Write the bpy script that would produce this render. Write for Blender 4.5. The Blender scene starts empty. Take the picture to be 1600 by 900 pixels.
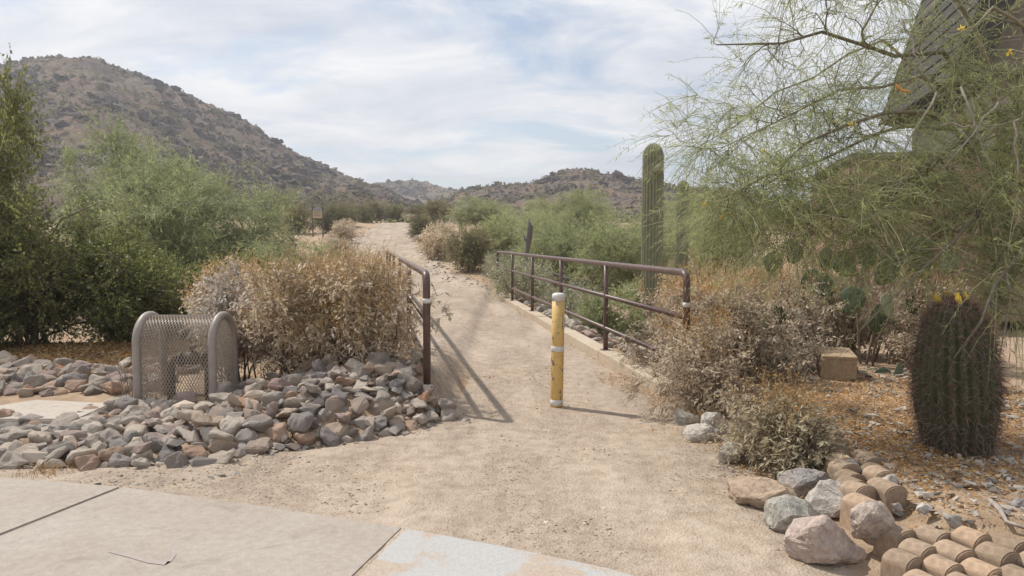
import bpy, bmesh, math, random
import numpy as np
from mathutils import Vector, Matrix

# ------------------------------------------------------------------ camera
scene = bpy.context.scene
COL = scene.collection
CAM_Z, F_PX, HORIZON = 1.46, 1155.0, 377.0
PITCH = math.atan((450.0 - HORIZON) / F_PX)
cam_data = bpy.data.cameras.new('camera')
cam_data.sensor_width = 36.0
cam_data.lens = 36.0 * F_PX / 1600.0
cam_data.clip_start = 0.05
cam_data.clip_end = 6000.0
cam = bpy.data.objects.new('camera', cam_data)
COL.objects.link(cam)
cam.location = (0, 0, CAM_Z)
cam.rotation_euler = (math.pi / 2 - PITCH, 0, 0)
scene.camera = cam

# ------------------------------------------------------------------ world
SUN_DIR = Vector((-0.62, 0.42, 1.0)).normalized()        # towards the sun
world = bpy.data.worlds.new('World')
scene.world = world
world.use_nodes = True
wt = world.node_tree
for n in list(wt.nodes):
    wt.nodes.remove(n)


def nd(nt, t, ins=None, **props):
    n = nt.nodes.new(t)
    for k, v in props.items():
        setattr(n, k, v)
    for k, v in (ins or {}).items():
        s = n.inputs[k]
        if isinstance(v, bpy.types.NodeSocket):
            nt.links.new(v, s)
        else:
            s.default_value = v
    return n


def ramp(nt, fac, stops, interp='LINEAR'):
    n = nt.nodes.new('ShaderNodeValToRGB')
    cr = n.color_ramp
    cr.interpolation = interp
    while len(cr.elements) < len(stops):
        cr.elements.new(0.5)
    for e, (p, c) in zip(cr.elements, stops):
        e.position = p
        if not hasattr(c, '__len__'):
            c = (c, c, c)
        e.color = (c[0], c[1], c[2], 1)
    nt.links.new(fac, n.inputs[0])
    return n.outputs[0]


def math_n(nt, op, a, b=None, clamp=False):
    n = nt.nodes.new('ShaderNodeMath')
    n.operation = op
    n.use_clamp = clamp
    for i, v in enumerate((a, b)):
        if v is None:
            continue
        if isinstance(v, bpy.types.NodeSocket):
            nt.links.new(v, n.inputs[i])
        else:
            n.inputs[i].default_value = v
    return n.outputs[0]


def mixc(nt, fac, a, b, blend='MIX'):
    n = nt.nodes.new('ShaderNodeMix')
    n.data_type = 'RGBA'
    n.blend_type = blend
    for s, v in ((n.inputs[0], fac), (n.inputs[6], a), (n.inputs[7], b)):
        if isinstance(v, bpy.types.NodeSocket):
            nt.links.new(v, s)
        elif hasattr(v, '__len__'):
            s.default_value = (v[0], v[1], v[2], 1)
        else:
            s.default_value = v
    return n.outputs[2]


sky = nd(wt, 'ShaderNodeTexSky', sky_type='NISHITA', sun_disc=False)
sky.sun_elevation = math.asin(SUN_DIR.z)
sky.sun_rotation = math.atan2(SUN_DIR.x, SUN_DIR.y) % (2 * math.pi)
sky.air_density = 1.0
sky.dust_density = 0.6
tc = nd(wt, 'ShaderNodeTexCoord')
sep = nd(wt, 'ShaderNodeSeparateXYZ', {0: tc.outputs['Generated']})
zz = math_n(wt, 'ADD', math_n(wt, 'MAXIMUM', sep.outputs[2], 0.0), 0.16)
cx = math_n(wt, 'DIVIDE', sep.outputs[0], zz)
cy = math_n(wt, 'DIVIDE', sep.outputs[1], zz)
cv = nd(wt, 'ShaderNodeCombineXYZ', {0: cx, 1: cy, 2: 0.0})
mp = nd(wt, 'ShaderNodeMapping', {'Vector': cv.outputs[0], 'Location': (3.1, 1.7, 0), 'Rotation': (0, 0, 0.25), 'Scale': (0.75, 1.0, 1.0)})
n1 = nd(wt, 'ShaderNodeTexNoise', {'Vector': mp.outputs[0], 'Scale': 1.7, 'Detail': 8.0, 'Roughness': 0.56, 'Distortion': 0.45})
n2 = nd(wt, 'ShaderNodeTexNoise', {'Vector': mp.outputs[0], 'Scale': 1.5, 'Detail': 7.0, 'Roughness': 0.58, 'Distortion': 0.5})
cloud_mask = ramp(wt, n1.outputs[0], [(0.36, 0.25), (0.50, 1.0)])
cloud_col = ramp(wt, n2.outputs[0], [(0.34, (0.60, 0.645, 0.74)), (0.50, (0.77, 0.795, 0.85)), (0.64, (0.94, 0.94, 0.95))])
sky_s = mixc(wt, 1.0, sky.outputs[0], (0.115, 0.115, 0.115), 'MULTIPLY')
sky_c = mixc(wt, cloud_mask, sky_s, cloud_col)
bg = nd(wt, 'ShaderNodeBackground', {'Color': sky_c, 'Strength': 1.0})
wo = nd(wt, 'ShaderNodeOutputWorld', {'Surface': bg.outputs[0]})

# ------------------------------------------------------------------ sun
sun_data = bpy.data.lights.new('sun', 'SUN')
sun_data.energy = 4.4
sun_data.angle = math.radians(1.2)
sun_data.color = (1.0, 0.95, 0.88)
sun = bpy.data.objects.new('sun', sun_data)
COL.objects.link(sun)
sun.rotation_euler = (-SUN_DIR).to_track_quat('-Z', 'Y').to_euler()
sun.location = (-20, 15, 40)

vs = scene.view_settings
vs.view_transform = 'Standard'
vs.look = 'None'
vs.gamma = 1.0
vs.exposure = 0.07
vs.use_curve_mapping = False
scene.cycles.use_denoising = True
scene.cycles.max_bounces = 6
scene.cycles.diffuse_bounces = 3
scene.cycles.glossy_bounces = 2
scene.cycles.transmission_bounces = 3
scene.cycles.volume_bounces = 0
scene.cycles.transparent_max_bounces = 6

RNG = np.random.default_rng(7)
random.seed(7)


# ------------------------------------------------------------------ small maths
def ray(px, py):
    x, yv = (px - 800.0) / F_PX, (450.0 - py) / F_PX
    c, s = math.cos(PITCH), math.sin(PITCH)
    return np.array([x, c + yv * s, -s + yv * c])


def gp(px, py, z=0.0):
    """where the sight line through a photo pixel meets the level z"""
    d = ray(px, py)
    t = (z - CAM_Z) / d[2]
    return np.array([d[0] * t, d[1] * t, z])


def at(px, py, dist):
    d = ray(px, py)
    t = dist / d[1]
    return np.array([d[0] * t, dist, CAM_Z + d[2] * t])


def sm(x, a, b):
    t = np.clip((np.asarray(x, float) - a) / (b - a), 0, 1)
    return t * t * (3 - 2 * t)


def _hash(ix, iy, iz):
    n = (ix.astype(np.int64) * 374761393 + iy.astype(np.int64) * 668265263 + iz.astype(np.int64) * 2147483647) & 0x7fffffff
    n = ((n ^ (n >> 13)) * 1274126177) & 0x7fffffff
    return ((n ^ (n >> 16)) & 0xffff) / 65535.0


def vnoise(p):
    p = np.asarray(p, float)
    i = np.floor(p).astype(np.int64)
    f = p - i
    f = f * f * (3 - 2 * f)
    out = 0
    for dx in (0, 1):
        wx = f[..., 0] if dx else 1 - f[..., 0]
        for dy in (0, 1):
            wy = f[..., 1] if dy else 1 - f[..., 1]
            for dz in (0, 1):
                wz = f[..., 2] if dz else 1 - f[..., 2]
                out = out + wx * wy * wz * _hash(i[..., 0] + dx, i[..., 1] + dy, i[..., 2] + dz)
    return out * 2 - 1


def fbm(p, oct=4, gain=0.5):
    p = np.asarray(p, float)
    a, s, t = 1.0, 0.0, 0.0
    for k in range(oct):
        s = s + a * vnoise(p * (2.03 ** k) + 17.3 * k)
        t += a
        a *= gain
    return s / t


# ------------------------------------------------------------------ layout of path and ground
PL = np.array([(-5, -9.0), (4.35, -9.0), (4.62, -2.6), (5.1, -1.45), (5.45, -0.95), (6.0, -0.72), (6.4, -0.70), (20.4, -3.40), (22.5, -4.3),
               (25, -5.3), (30, -6.5), (40, -8.8), (60, -10.7), (66, -11.2)])
PR = np.array([(-5, 1.75), (3.3, 1.62), (3.7, 1.5), (4.7, 1.55), (6.2, 1.62), (6.45, 1.42), (19.2, -0.46), (22, -1.2), (25, -2.0), (30, -3.0),
               (40, -4.5), (60, -6.6), (66, -7.2)])


def xl(y):
    return np.interp(y, PL[:, 0], PL[:, 1])


def xr(y):
    return np.interp(y, PR[:, 0], PR[:, 1])


def bank(x, y):
    """mound of soil that carries the riprap left of the path"""
    front = np.interp(x, [-9, -3.2, -2.0, -1.3, -0.75, -0.45], [4.5, 4.55, 4.62, 5.1, 5.42, 6.0])
    h = np.interp(x, [-9, -3.4, -2.4, -1.6, -0.9, -0.62, -0.45], [0.05, 0.05, 0.07, 0.30, 0.33, 0.22, 0.0])
    return h * sm(y - front, 0.0, 1.05) * (1 - 0.6 * sm(y, 7.2, 9.0)) * (1 - sm(x, -0.75, -0.45) * 0.9)


def H(x, y):
    x = np.asarray(x, float)
    y = np.asarray(y, float)
    z = 0.0725 * 0.5 * ((y - 20) + np.sqrt((y - 20) ** 2 + 9)) - 0.0725 * 0.5 * ((y - 64) + np.sqrt((y - 64) ** 2 + 16))
    off = np.maximum(xl(y) - x, x - xr(y))
    z = z + bank(x, y)
    z = z + 0.13 * sm(x, 1.88, 2.15) * sm(y + (x - 1.76) * 0.35, 3.32, 3.62) * (1 - sm(y, 8.5, 11))
    wash = sm(y, 8.5, 11.5) * (1 - sm(y, 17.5, 21))
    z = z - 0.42 * wash * sm(x - xr(y), 0.30, 1.6)
    z = z - 0.30 * wash * sm(xl(y) - x, 0.3, 1.6) * sm(y, 10, 12)
    n = fbm(np.stack([x * 0.8, y * 0.8, x * 0], -1), 3) * 0.05 + fbm(np.stack([x * .11, y * .11, x * 0 + 5], -1), 3) * 0.5 * sm(y, 22, 60)
    z = z + n * sm(off, -0.1, 0.9)
    return z


# ------------------------------------------------------------------ object helpers
def link(o, parent=None):
    COL.objects.link(o)
    if parent is not None:
        o.parent = parent
    return o


def tag(o, label=None, cat=None, group=None, kind=None):
    if label:
        o['label'] = label
    if cat:
        o['category'] = cat
    if group:
        o['group'] = group
    if kind:
        o['kind'] = kind
    return o


def np_mesh(name, verts, faces, mat=None, smooth=False):
    """verts (N,3), faces: one (M,k) array or a list of such arrays"""
    me = bpy.data.meshes.new(name)
    verts = np.asarray(verts, np.float32)
    if isinstance(faces, np.ndarray):
        faces = [faces]
    faces = [f for f in faces if len(f)]
    me.vertices.add(len(verts))
    me.vertices.foreach_set('co', verts.ravel())
    tot = np.concatenate([np.full(len(f), f.shape[1], np.int32) for f in faces])
    idx = np.concatenate([f.astype(np.int32).ravel() for f in faces])
    start = np.concatenate([[0], np.cumsum(tot)[:-1]]).astype(np.int32)
    me.loops.add(len(idx))
    me.loops.foreach_set('vertex_index', idx)
    me.polygons.add(len(tot))
    me.polygons.foreach_set('loop_start', start)
    me.polygons.foreach_set('loop_total', tot)
    me.polygons.foreach_set('use_smooth', np.full(len(tot), smooth, bool))
    me.update(calc_edges=True)
    me.validate()
    if mat:
        me.materials.append(mat)
    return me


def obj(name, me, parent=None, loc=None):
    o = bpy.data.objects.new(name, me)
    if loc is not None:
        o.location = [float(v) for v in loc]
    return link(o, parent)


def empty(name, loc=(0, 0, 0), rz=0.0):
    o = bpy.data.objects.new(name, None)
    o.empty_display_size = 0.2
    o.location = [float(v) for v in loc]
    o.rotation_euler = (0, 0, rz)
    return link(o)


def bm_mesh(name, bm, mat=None, smooth=False):
    me = bpy.data.meshes.new(name)
    bmesh.ops.recalc_face_normals(bm, faces=bm.faces[:])
    for f in bm.faces:
        f.smooth = smooth
    bm.to_mesh(me)
    bm.free()
    if mat:
        me.materials.append(mat)
    return me


def box_bm(sx, sy, sz, bevel=0.0, seg=2, center=(0, 0, 0)):
    bm = bmesh.new()
    bmesh.ops.create_cube(bm, size=1.0)
    for v in bm.verts:
        v.co = Vector((v.co.x * sx + center[0], v.co.y * sy + center[1], v.co.z * sz + center[2]))
    if bevel:
        bmesh.ops.bevel(bm, geom=bm.edges[:], offset=bevel, segments=seg, affect='EDGES', profile=0.6)
    return bm


def tubes(P, R, sides=5, cap=False):
    """P (N,K,3) polylines, R (N,K) radii -> verts, quads"""
    P = np.asarray(P, float)
    N, K, _ = P.shape
    T = np.gradient(P, axis=1)
    T /= np.linalg.norm(T, axis=2, keepdims=True) + 1e-9
    Tm = T.mean(axis=1, keepdims=True)
    r1, r2 = np.array([0.31, 0.77, 0.56]), np.array([0.80, -0.52, 0.30])
    ref = np.where(np.abs((Tm * r1).sum(-1, keepdims=True)) > 0.8, r2[None, None], r1[None, None])
    ref = np.broadcast_to(ref, T.shape)
    A = np.cross(T, ref)
    A /= np.linalg.norm(A, axis=2, keepdims=True) + 1e-9
    B = np.cross(T, A)
    ang = np.arange(sides) / sides * 2 * np.pi
    V = P[:, :, None, :] + R[:, :, None, None] * (A[:, :, None, :] * np.cos(ang)[None, None, :, None] + B[:, :, None, :] * np.sin(ang)[None, None, :, None])
    idx = np.arange(N * K * sides).reshape(N, K, sides)
    a, b = idx[:, :-1], idx[:, 1:]
    F = np.stack([a, np.roll(a, -1, 2), np.roll(b, -1, 2), b], -1).reshape(-1, 4)
    V = V.reshape(-1, 3)
    if cap and sides >= 3:
        return V, [F, idx[:, -1, :].reshape(-1, sides), idx[:, 0, ::-1].reshape(-1, sides)]
    return V, [F]


def tube_mesh(name, pts, r, mat, sides=12, cap=True, smooth=True):
    pts = np.asarray(pts, float)
    r = np.full(len(pts), r) if np.isscalar(r) else np.asarray(r)
    V, F = tubes(pts[None], r[None], sides, cap)
    me = np_mesh(name, V, F, mat, smooth)
    return me


def fillet(pts, rad, seg=6):
    pts = [np.asarray(p, float) for p in pts]
    out = [pts[0]]
    for i in range(1, len(pts) - 1):
        a, b, c = pts[i - 1], pts[i], pts[i + 1]
        u = (a - b) / np.linalg.norm(a - b)
        v = (c - b) / np.linalg.norm(c - b)
        p0, p1 = b + u * rad, b + v * rad
        for k in range(seg + 1):
            t = k / seg
            out.append((1 - t) ** 2 * p0 + 2 * t * (1 - t) * b + t * t * p1)
    out.append(pts[-1])
    return np.array(out)


# ------------------------------------------------------------------ materials
MATS = {}


def new_mat(name):
    m = bpy.data.materials.new(name)
    m.use_nodes = True
    nt = m.node_tree
    for n in list(nt.nodes):
        nt.nodes.remove(n)
    out = nt.nodes.new('ShaderNodeOutputMaterial')
    MATS[name] = m
    return m, nt, out


def finish(nt, out, color, rough=0.85, bump=None, bump_str=0.4, bump_dist=0.01, metallic=0.0, spec=0.3):
    p = nt.nodes.new('ShaderNodeBsdfPrincipled')
    for s, v in (('Base Color', color), ('Roughness', rough), ('Metallic', metallic), ('Specular IOR Level', spec)):
        if isinstance(v, bpy.types.NodeSocket):
            nt.links.new(v, p.inputs[s])
        elif hasattr(v, '__len__'):
            p.inputs[s].default_value = (v[0], v[1], v[2], 1)
        else:
            p.inputs[s].default_value = v
    if bump is not None:
        b = nd(nt, 'ShaderNodeBump', {'Strength': bump_str, 'Distance': bump_dist, 'Height': bump})
        nt.links.new(b.outputs[0], p.inputs['Normal'])
    nt.links.new(p.outputs[0], out.inputs[0])
    return p


def noise(nt, vec, scale, detail=4.0, rough=0.55, dist=0.0):
    return nd(nt, 'ShaderNodeTexNoise', {'Vector': vec, 'Scale': scale, 'Detail': detail, 'Roughness': rough, 'Distortion': dist}).outputs[0]


def pos(nt):
    return nd(nt, 'ShaderNodeNewGeometry').outputs['Position']


def objc(nt):
    return nd(nt, 'ShaderNodeTexCoord').outputs['Object']


# sand of the path
m, nt, out = new_mat('sand_path')
p_ = pos(nt)
a = noise(nt, p_, 0.7, 4)
b = noise(nt, p_, 9, 5, 0.65)
c = noise(nt, p_, 110, 3, 0.7)
col = ramp(nt, a, [(0.3, (0.42, 0.305, 0.205)), (0.45, (0.49, 0.385, 0.285)), (0.72, (0.54, 0.44, 0.345))])
col = mixc(nt, 0.6, col, ramp(nt, b, [(0.3, (0.32, 0.245, 0.175)), (0.62, (0.58, 0.475, 0.37))]))
rut = nd(nt, 'ShaderNodeMapping', {'Vector': p_, 'Rotation': (0, 0, 0.16), 'Scale': (3.2, 0.45, 1)}).outputs[0]
rutn = noise(nt, rut, 1.0, 4, 0.6, 0.3)
col = mixc(nt, 0.4, col, ramp(nt, rutn, [(0.36, 0.80), (0.5, 1.0), (0.66, 1.16)]), 'MULTIPLY')
spk = nd(nt, 'ShaderNodeTexVoronoi', {'Vector': p_, 'Scale': 75.0, 'Randomness': 1.0})
pk = noise(nt, nd(nt, 'ShaderNodeMapping', {'Vector': p_, 'Rotation': (0, 0, 0.16), 'Scale': (1.5, 0.5, 1)}).outputs[0], 0.9, 5, 0.6, 0.5)
loose = ramp(nt, pk, [(0.40, 0.12), (0.60, 1.0)])
col = mixc(nt, math_n(nt, 'MULTIPLY', loose, ramp(nt, spk.outputs['Color'], [(0.18, 0.85), (0.28, 0.0)])), col, (0.20, 0.16, 0.13))
col = mixc(nt, 1.0, col, ramp(nt, pk, [(0.32, (0.95, 0.96, 0.985)), (0.62, (0.74, 0.735, 0.735))]), 'MULTIPLY')
col = mixc(nt, ramp(nt, c, [(0.56, 0.0), (0.72, 0.5)]), col, (0.70, 0.62, 0.52))
hgt = math_n(nt, 'ADD', math_n(nt, 'ADD', math_n(nt, 'MULTIPLY', b, 2.6), math_n(nt, 'MULTIPLY', rutn, 2.5)), math_n(nt, 'ADD', c, math_n(nt, 'MULTIPLY', spk.outputs['Distance'], -0.8)))
finish(nt, out, col, 0.95, hgt, 0.6, 0.014, spec=0.12)

# open desert ground
m, nt, out = new_mat('desert_soil')
p_ = pos(nt)
a = noise(nt, p_, 0.35, 5, 0.6)
b = noise(nt, p_, 6, 5, 0.65)
c = noise(nt, p_, 70, 4, 0.7)
col = ramp(nt, a, [(0.34, (0.33, 0.22, 0.14)), (0.52, (0.41, 0.29, 0.19)), (0.7, (0.46, 0.36, 0.27))])
col = mixc(nt, 0.5, col, ramp(nt, b, [(0.32, (0.20, 0.135, 0.085)), (0.62, (0.50, 0.37, 0.25))]))
col = mixc(nt, ramp(nt, c, [(0.55, 0.0), (0.7, 0.6)]), col, (0.50, 0.42, 0.34))
finish(nt, out, col, 0.95, math_n(nt, 'ADD', math_n(nt, 'MULTIPLY', b, 2.0), c), 0.8, 0.02, spec=0.15)

# concrete
def concrete(name, base, dirt, dirt_amt=0.25):
    m, nt, out = new_mat(name)
    p_ = pos(nt)
    a = noise(nt, p_, 1.6, 5, 0.6)
    b = noise(nt, p_, 24, 4, 0.6)
    c = noise(nt, p_, 220, 2, 0.5)
    col = mixc(nt, math_n(nt, 'MULTIPLY', ramp(nt, a, [(0.36, 0.0), (0.62, 1.0)]), dirt_amt * 2), base, dirt)
    col = mixc(nt, 0.35, col, ramp(nt, b, [(0.3, [v * 0.72 for v in base]), (0.65, [min(1, v * 1.15) for v in base])]))
    pit = nd(nt, 'ShaderNodeTexVoronoi', {'Vector': p_, 'Scale': 26.0})
    pm = ramp(nt, pit.outputs['Distance'], [(0.06, 1.0), (0.13, 0.0)])
    pm = math_n(nt, 'MULTIPLY', pm, ramp(nt, b, [(0.5, 0.0), (0.6, 0.8)]))
    col = mixc(nt, pm, col, (0.16, 0.13, 0.10))
    col = mixc(nt, 0.6, col, ramp(nt, c, [(0.34, 0.80), (0.5, 1.0), (0.66, 1.16)]), 'MULTIPLY')
    st_ = noise(nt, p_, 4.5, 6, 0.7, 0.8)
    col = mixc(nt, ramp(nt, st_, [(0.56, 0.0), (0.68, 0.5)]), col, [v * 0.72 for v in dirt])
    h = math_n(nt, 'SUBTRACT', math_n(nt, 'ADD', b, math_n(nt, 'MULTIPLY', c, 0.5)), math_n(nt, 'MULTIPLY', pm, 1.5))
    finish(nt, out, col, 0.9, h, 0.25, 0.004, spec=0.2)
    return m


concrete('pavement_concrete', (0.385, 0.342, 0.295), (0.325, 0.275, 0.225), 0.4)
concrete('kerb_concrete', (0.50, 0.42, 0.32), (0.36, 0.28, 0.20), 0.35)
concrete('pad_concrete', (0.46, 0.41, 0.35), (0.38, 0.31, 0.25))

# pale panel, half covered by blown sand
m, nt, out = new_mat('pale_concrete')
p_ = pos(nt)
a = noise(nt, p_, 2.6, 6, 0.65, 0.4)
b = noise(nt, p_, 60, 4, 0.6)
mask = ramp(nt, math_n(nt, 'ADD', a, math_n(nt, 'MULTIPLY', b, 0.12)), [(0.57, 0.0), (0.65, 0.9)])
col = mixc(nt, mask, ramp(nt, b, [(0.3, (0.37, 0.36, 0.345)), (0.7, (0.45, 0.44, 0.425))]), ramp(nt, b, [(0.3, (0.34, 0.265, 0.20)), (0.7, (0.48, 0.39, 0.305))]))
finish(nt, out, col, 0.92, math_n(nt, 'ADD', b, mask), 0.35, 0.005, spec=0.2)


# stones
def stone_mat(name, stops, vein=0.35, scale=7.0):
    m, nt, out = new_mat(name)
    oi = nd(nt, 'ShaderNodeObjectInfo')
    tcn = nd(nt, 'ShaderNodeTexCoord')
    off = nd(nt, 'ShaderNodeVectorMath', {0: tcn.outputs['Object'], 1: oi.outputs['Location']}, operation='ADD').outputs[0]
    a = noise(nt, off, scale, 5, 0.6, 0.6)
    b = noise(nt, off, scale * 6, 5, 0.7)
    c = noise(nt, off, scale * 22, 3, 0.7)
    base = ramp(nt, oi.outputs['Random'], stops, 'CONSTANT')
    col = mixc(nt, math_n(nt, 'MULTIPLY', ramp(nt, a, [(0.42, 0.0), (0.65, 1.0)]), vein), base, (0.40, 0.30, 0.22))
    col = mixc(nt, 0.9, col, ramp(nt, b, [(0.30, 0.60), (0.48, 1.05), (0.68, 1.5)]), 'MULTIPLY')
    col = mixc(nt, ramp(nt, c, [(0.58, 0.0), (0.75, 0.35)]), col, (0.55, 0.52, 0.48))
    finish(nt, out, col, 0.88, math_n(nt, 'ADD', math_n(nt, 'MULTIPLY', b, 1.6), math_n(nt, 'MULTIPLY', c, 0.6)), 0.75, 0.011, spec=0.15)
    return m


stone_mat('riprap', [(0.0, (0.28, 0.245, 0.22)), (0.12, (0.38, 0.305, 0.25)), (0.24, (0.31, 0.24, 0.22)), (0.36, (0.47, 0.37, 0.285)), (0.48, (0.215, 0.20, 0.20)),
                     (0.60, (0.40, 0.265, 0.19)), (0.70, (0.34, 0.305, 0.27)), (0.80, (0.50, 0.435, 0.36)), (0.90, (0.43, 0.235, 0.145)), (0.95, (0.30, 0.215, 0.20))], 0.5)
stone_mat('riprap_pale', [(0.0, (0.45, 0.395, 0.335)), (0.2, (0.35, 0.315, 0.285)), (0.4, (0.53, 0.455, 0.37)), (0.55, (0.275, 0.255, 0.24)), (0.66, (0.45, 0.31, 0.225)), (0.78, (0.55, 0.49, 0.415)),
                          (0.92, (0.36, 0.28, 0.25))], 0.45)
stone_mat('stone_brown', [(0.0, (0.34, 0.255, 0.185))], 0.5, 5)
stone_mat('stone_dark', [(0.0, (0.25, 0.23, 0.215))], 0.3, 5)
stone_mat('stone_green_grey', [(0.0, (0.32, 0.305, 0.265))], 0.3, 5)
stone_mat('stone_white', [(0.0, (0.43, 0.395, 0.35))], 0.25, 5)
stone_mat('stone_pink', [(0.0, (0.37, 0.30, 0.26))], 0.25, 4)
stone_mat('stone_rose', [(0.0, (0.40, 0.335, 0.29))], 0.3, 5)


def paint(name, col, rough=0.5, var=0.25, scale=14.0, chips=None, spec=0.4, metallic=0.0):
    m, nt, out = new_mat(name)
    tcn = objc(nt)
    a = noise(nt, tcn, scale, 5, 0.6)
    c_ = ramp(nt, a, [(0.3, [v * (1 - var) for v in col]), (0.7, [min(1, v * (1 + var)) for v in col])])
    if name == 'edging_tan':
        c_ = mixc(nt, 1.0, c_, ramp(nt, nd(nt, 'ShaderNodeObjectInfo').outputs['Random'], [(0.0, (0.68, 0.66, 0.64)), (0.5, (0.95, 0.93, 0.92)), (1.0, (1.1, 1.02, 0.95))]), 'MULTIPLY')
        c_ = mixc(nt, ramp(nt, noise(nt, pos(nt), 7, 5, 0.65), [(0.5, 0.0), (0.66, 0.7)]), c_, (0.22, 0.165, 0.12))
    h = a
    if chips:
        ms = nd(nt, 'ShaderNodeMapping', {'Vector': tcn, 'Scale': chips['scale']}).outputs[0]
        k = noise(nt, ms, 1.0, 6, 0.62, 0.5)
        msk = ramp(nt, k, [(chips['at'], 0.0), (chips['at'] + 0.02, 1.0)])
        c_ = mixc(nt, msk, c_, chips['col'])
        h = math_n(nt, 'SUBTRACT', a, msk)
    finish(nt, out, c_, rough, h, 0.2, 0.003, metallic, spec)
    return m


paint('rail_brown', (0.105, 0.062, 0.052), 0.42, 0.3, 18, chips=dict(scale=(16, 16, 5), at=0.66, col=(0.26, 0.19, 0.165)), spec=0.5)
paint('tape_white', (0.62, 0.60, 0.57), 0.5, 0.15, 30, chips=dict(scale=(30, 30, 30), at=0.62, col=(0.42, 0.37, 0.32)))
paint('bollard_yellow', (0.60, 0.40, 0.145), 0.55, 0.14, 16, chips=dict(scale=(26, 26, 10), at=0.585, col=(0.17, 0.13, 0.10)))
paint('cage_taupe', (0.30, 0.255, 0.225), 0.5, 0.12, 12)
paint('cage_mesh', (0.40, 0.345, 0.285), 0.55, 0.15, 20)
paint('pipe_dark', (0.10, 0.085, 0.07), 0.6, 0.3, 12)
paint('block_tan', (0.37, 0.275, 0.18), 0.92, 0.25, 30, spec=0.15)
paint('edging_tan', (0.38, 0.29, 0.21), 0.92, 0.22, 34, spec=0.15)
paint('stucco_pink', (0.36, 0.225, 0.18), 0.95, 0.12, 9, spec=0.1)
paint('stucco_tan', (0.18, 0.162, 0.14), 0.95, 0.08, 9, spec=0.1)
paint('stucco_cream', (0.36, 0.335, 0.285), 0.95, 0.08, 9, spec=0.1)
paint('roof_dark', (0.06, 0.055, 0.05), 0.8, 0.25, 9, spec=0.2)
paint('sign_panel', (0.46, 0.37, 0.24), 0.7, 0.1, 9)
paint('sign_grey', (0.25, 0.26, 0.28), 0.7, 0.1, 9)
paint('post_grey', (0.10, 0.09, 0.08), 0.7, 0.1, 9)
paint('dead_wood', (0.33, 0.29, 0.25), 0.9, 0.3, 25, spec=0.1)
paint('snag_wood', (0.16, 0.14, 0.125), 0.9, 0.3, 15, spec=0.1)
paint('split_wood', (0.62, 0.32, 0.12), 0.8, 0.2, 25, spec=0.1)
paint('chalk_pink', (0.372, 0.318, 0.294), 0.9, 0.1, 40, spec=0.1)


def leaf_mat(name, stops, transl=0.35, gloss=0.25, rough=0.5):
    m, nt, out = new_mat(name)
    g = nd(nt, 'ShaderNodeNewGeometry')
    oi = nd(nt, 'ShaderNodeObjectInfo')
    col = ramp(nt, g.outputs['Random Per Island'], stops)
    var = ramp(nt, noise(nt, g.outputs['Position'], 2.2, 3), [(0.3, 0.78), (0.7, 1.22)])
    col = mixc(nt, 1.0, col, var, 'MULTIPLY')
    col = mixc(nt, 1.0, col, ramp(nt, oi.outputs['Random'], [(0.0, (0.84, 0.86, 0.86)), (0.5, (1.0, 0.98, 0.95)), (1.0, (1.12, 1.08, 1.0))]), 'MULTIPLY')
    p = nd(nt, 'ShaderNodeBsdfPrincipled', {'Base Color': col, 'Roughness': rough, 'Specular IOR Level': gloss})
    t = nd(nt, 'ShaderNodeBsdfTranslucent', {'Color': col})
    mx = nd(nt, 'ShaderNodeMixShader', {0: transl, 1: p.outputs[0], 2: t.outputs[0]})
    nt.links.new(mx.outputs[0], out.inputs[0])
    return m


leaf_mat('leaf_dry', [(0.0, (0.44, 0.345, 0.235)), (0.35, (0.62, 0.505, 0.36)), (0.7, (0.74, 0.635, 0.48)), (0.93, (0.82, 0.75, 0.63)), (1.0, (0.58, 0.56, 0.43))], 0.48, 0.2)
leaf_mat('leaf_dry_grey', [(0.0, (0.36, 0.295, 0.225)), (0.4, (0.54, 0.46, 0.365)), (0.75, (0.67, 0.59, 0.485)), (0.92, (0.77, 0.71, 0.61)), (1.0, (0.48, 0.51, 0.37))], 0.48, 0.2)
leaf_mat('leaf_silver', [(0.0, (0.50, 0.40, 0.33)), (0.4, (0.64, 0.545, 0.465)), (0.8, (0.76, 0.69, 0.61)), (1.0, (0.60, 0.60, 0.52))], 0.42, 0.25)
leaf_mat('leaf_olive_dry', [(0.0, (0.44, 0.35, 0.22)), (0.35, (0.63, 0.53, 0.36)), (0.65, (0.71, 0.62, 0.45)), (0.88, (0.58, 0.55, 0.36)), (1.0, (0.80, 0.74, 0.61))], 0.5, 0.2)
leaf_mat('straw', [(0.0, (0.45, 0.295, 0.14)), (0.5, (0.61, 0.43, 0.22)), (1.0, (0.72, 0.56, 0.34))], 0.45, 0.2)
leaf_mat('leaf_creosote', [(0.0, (0.12, 0.14, 0.045)), (0.5, (0.22, 0.25, 0.075)), (0.9, (0.34, 0.36, 0.12)), (1.0, (0.44, 0.43, 0.22))], 0.5, 0.3, 0.5)
leaf_mat('leaf_palo', [(0.0, (0.26, 0.30, 0.15)), (0.5, (0.37, 0.41, 0.205)), (1.0, (0.50, 0.52, 0.26))], 0.5, 0.3)
leaf_mat('leaf_palo_near', [(0.0, (0.25, 0.30, 0.12)), (0.5, (0.355, 0.42, 0.175)), (0.85, (0.46, 0.52, 0.21)), (1.0, (0.47, 0.44, 0.26))], 0.55, 0.3)
leaf_mat('leaf_far', [(0.0, (0.19, 0.185, 0.09)), (0.5, (0.28, 0.27, 0.13)), (1.0, (0.37, 0.34, 0.175))], 0.45, 0.2)
leaf_mat('leaf_hill', [(0.0, (0.15, 0.135, 0.085)), (0.5, (0.20, 0.185, 0.12)), (1.0, (0.27, 0.24, 0.165))], 0.3, 0.05, 0.95)
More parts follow.
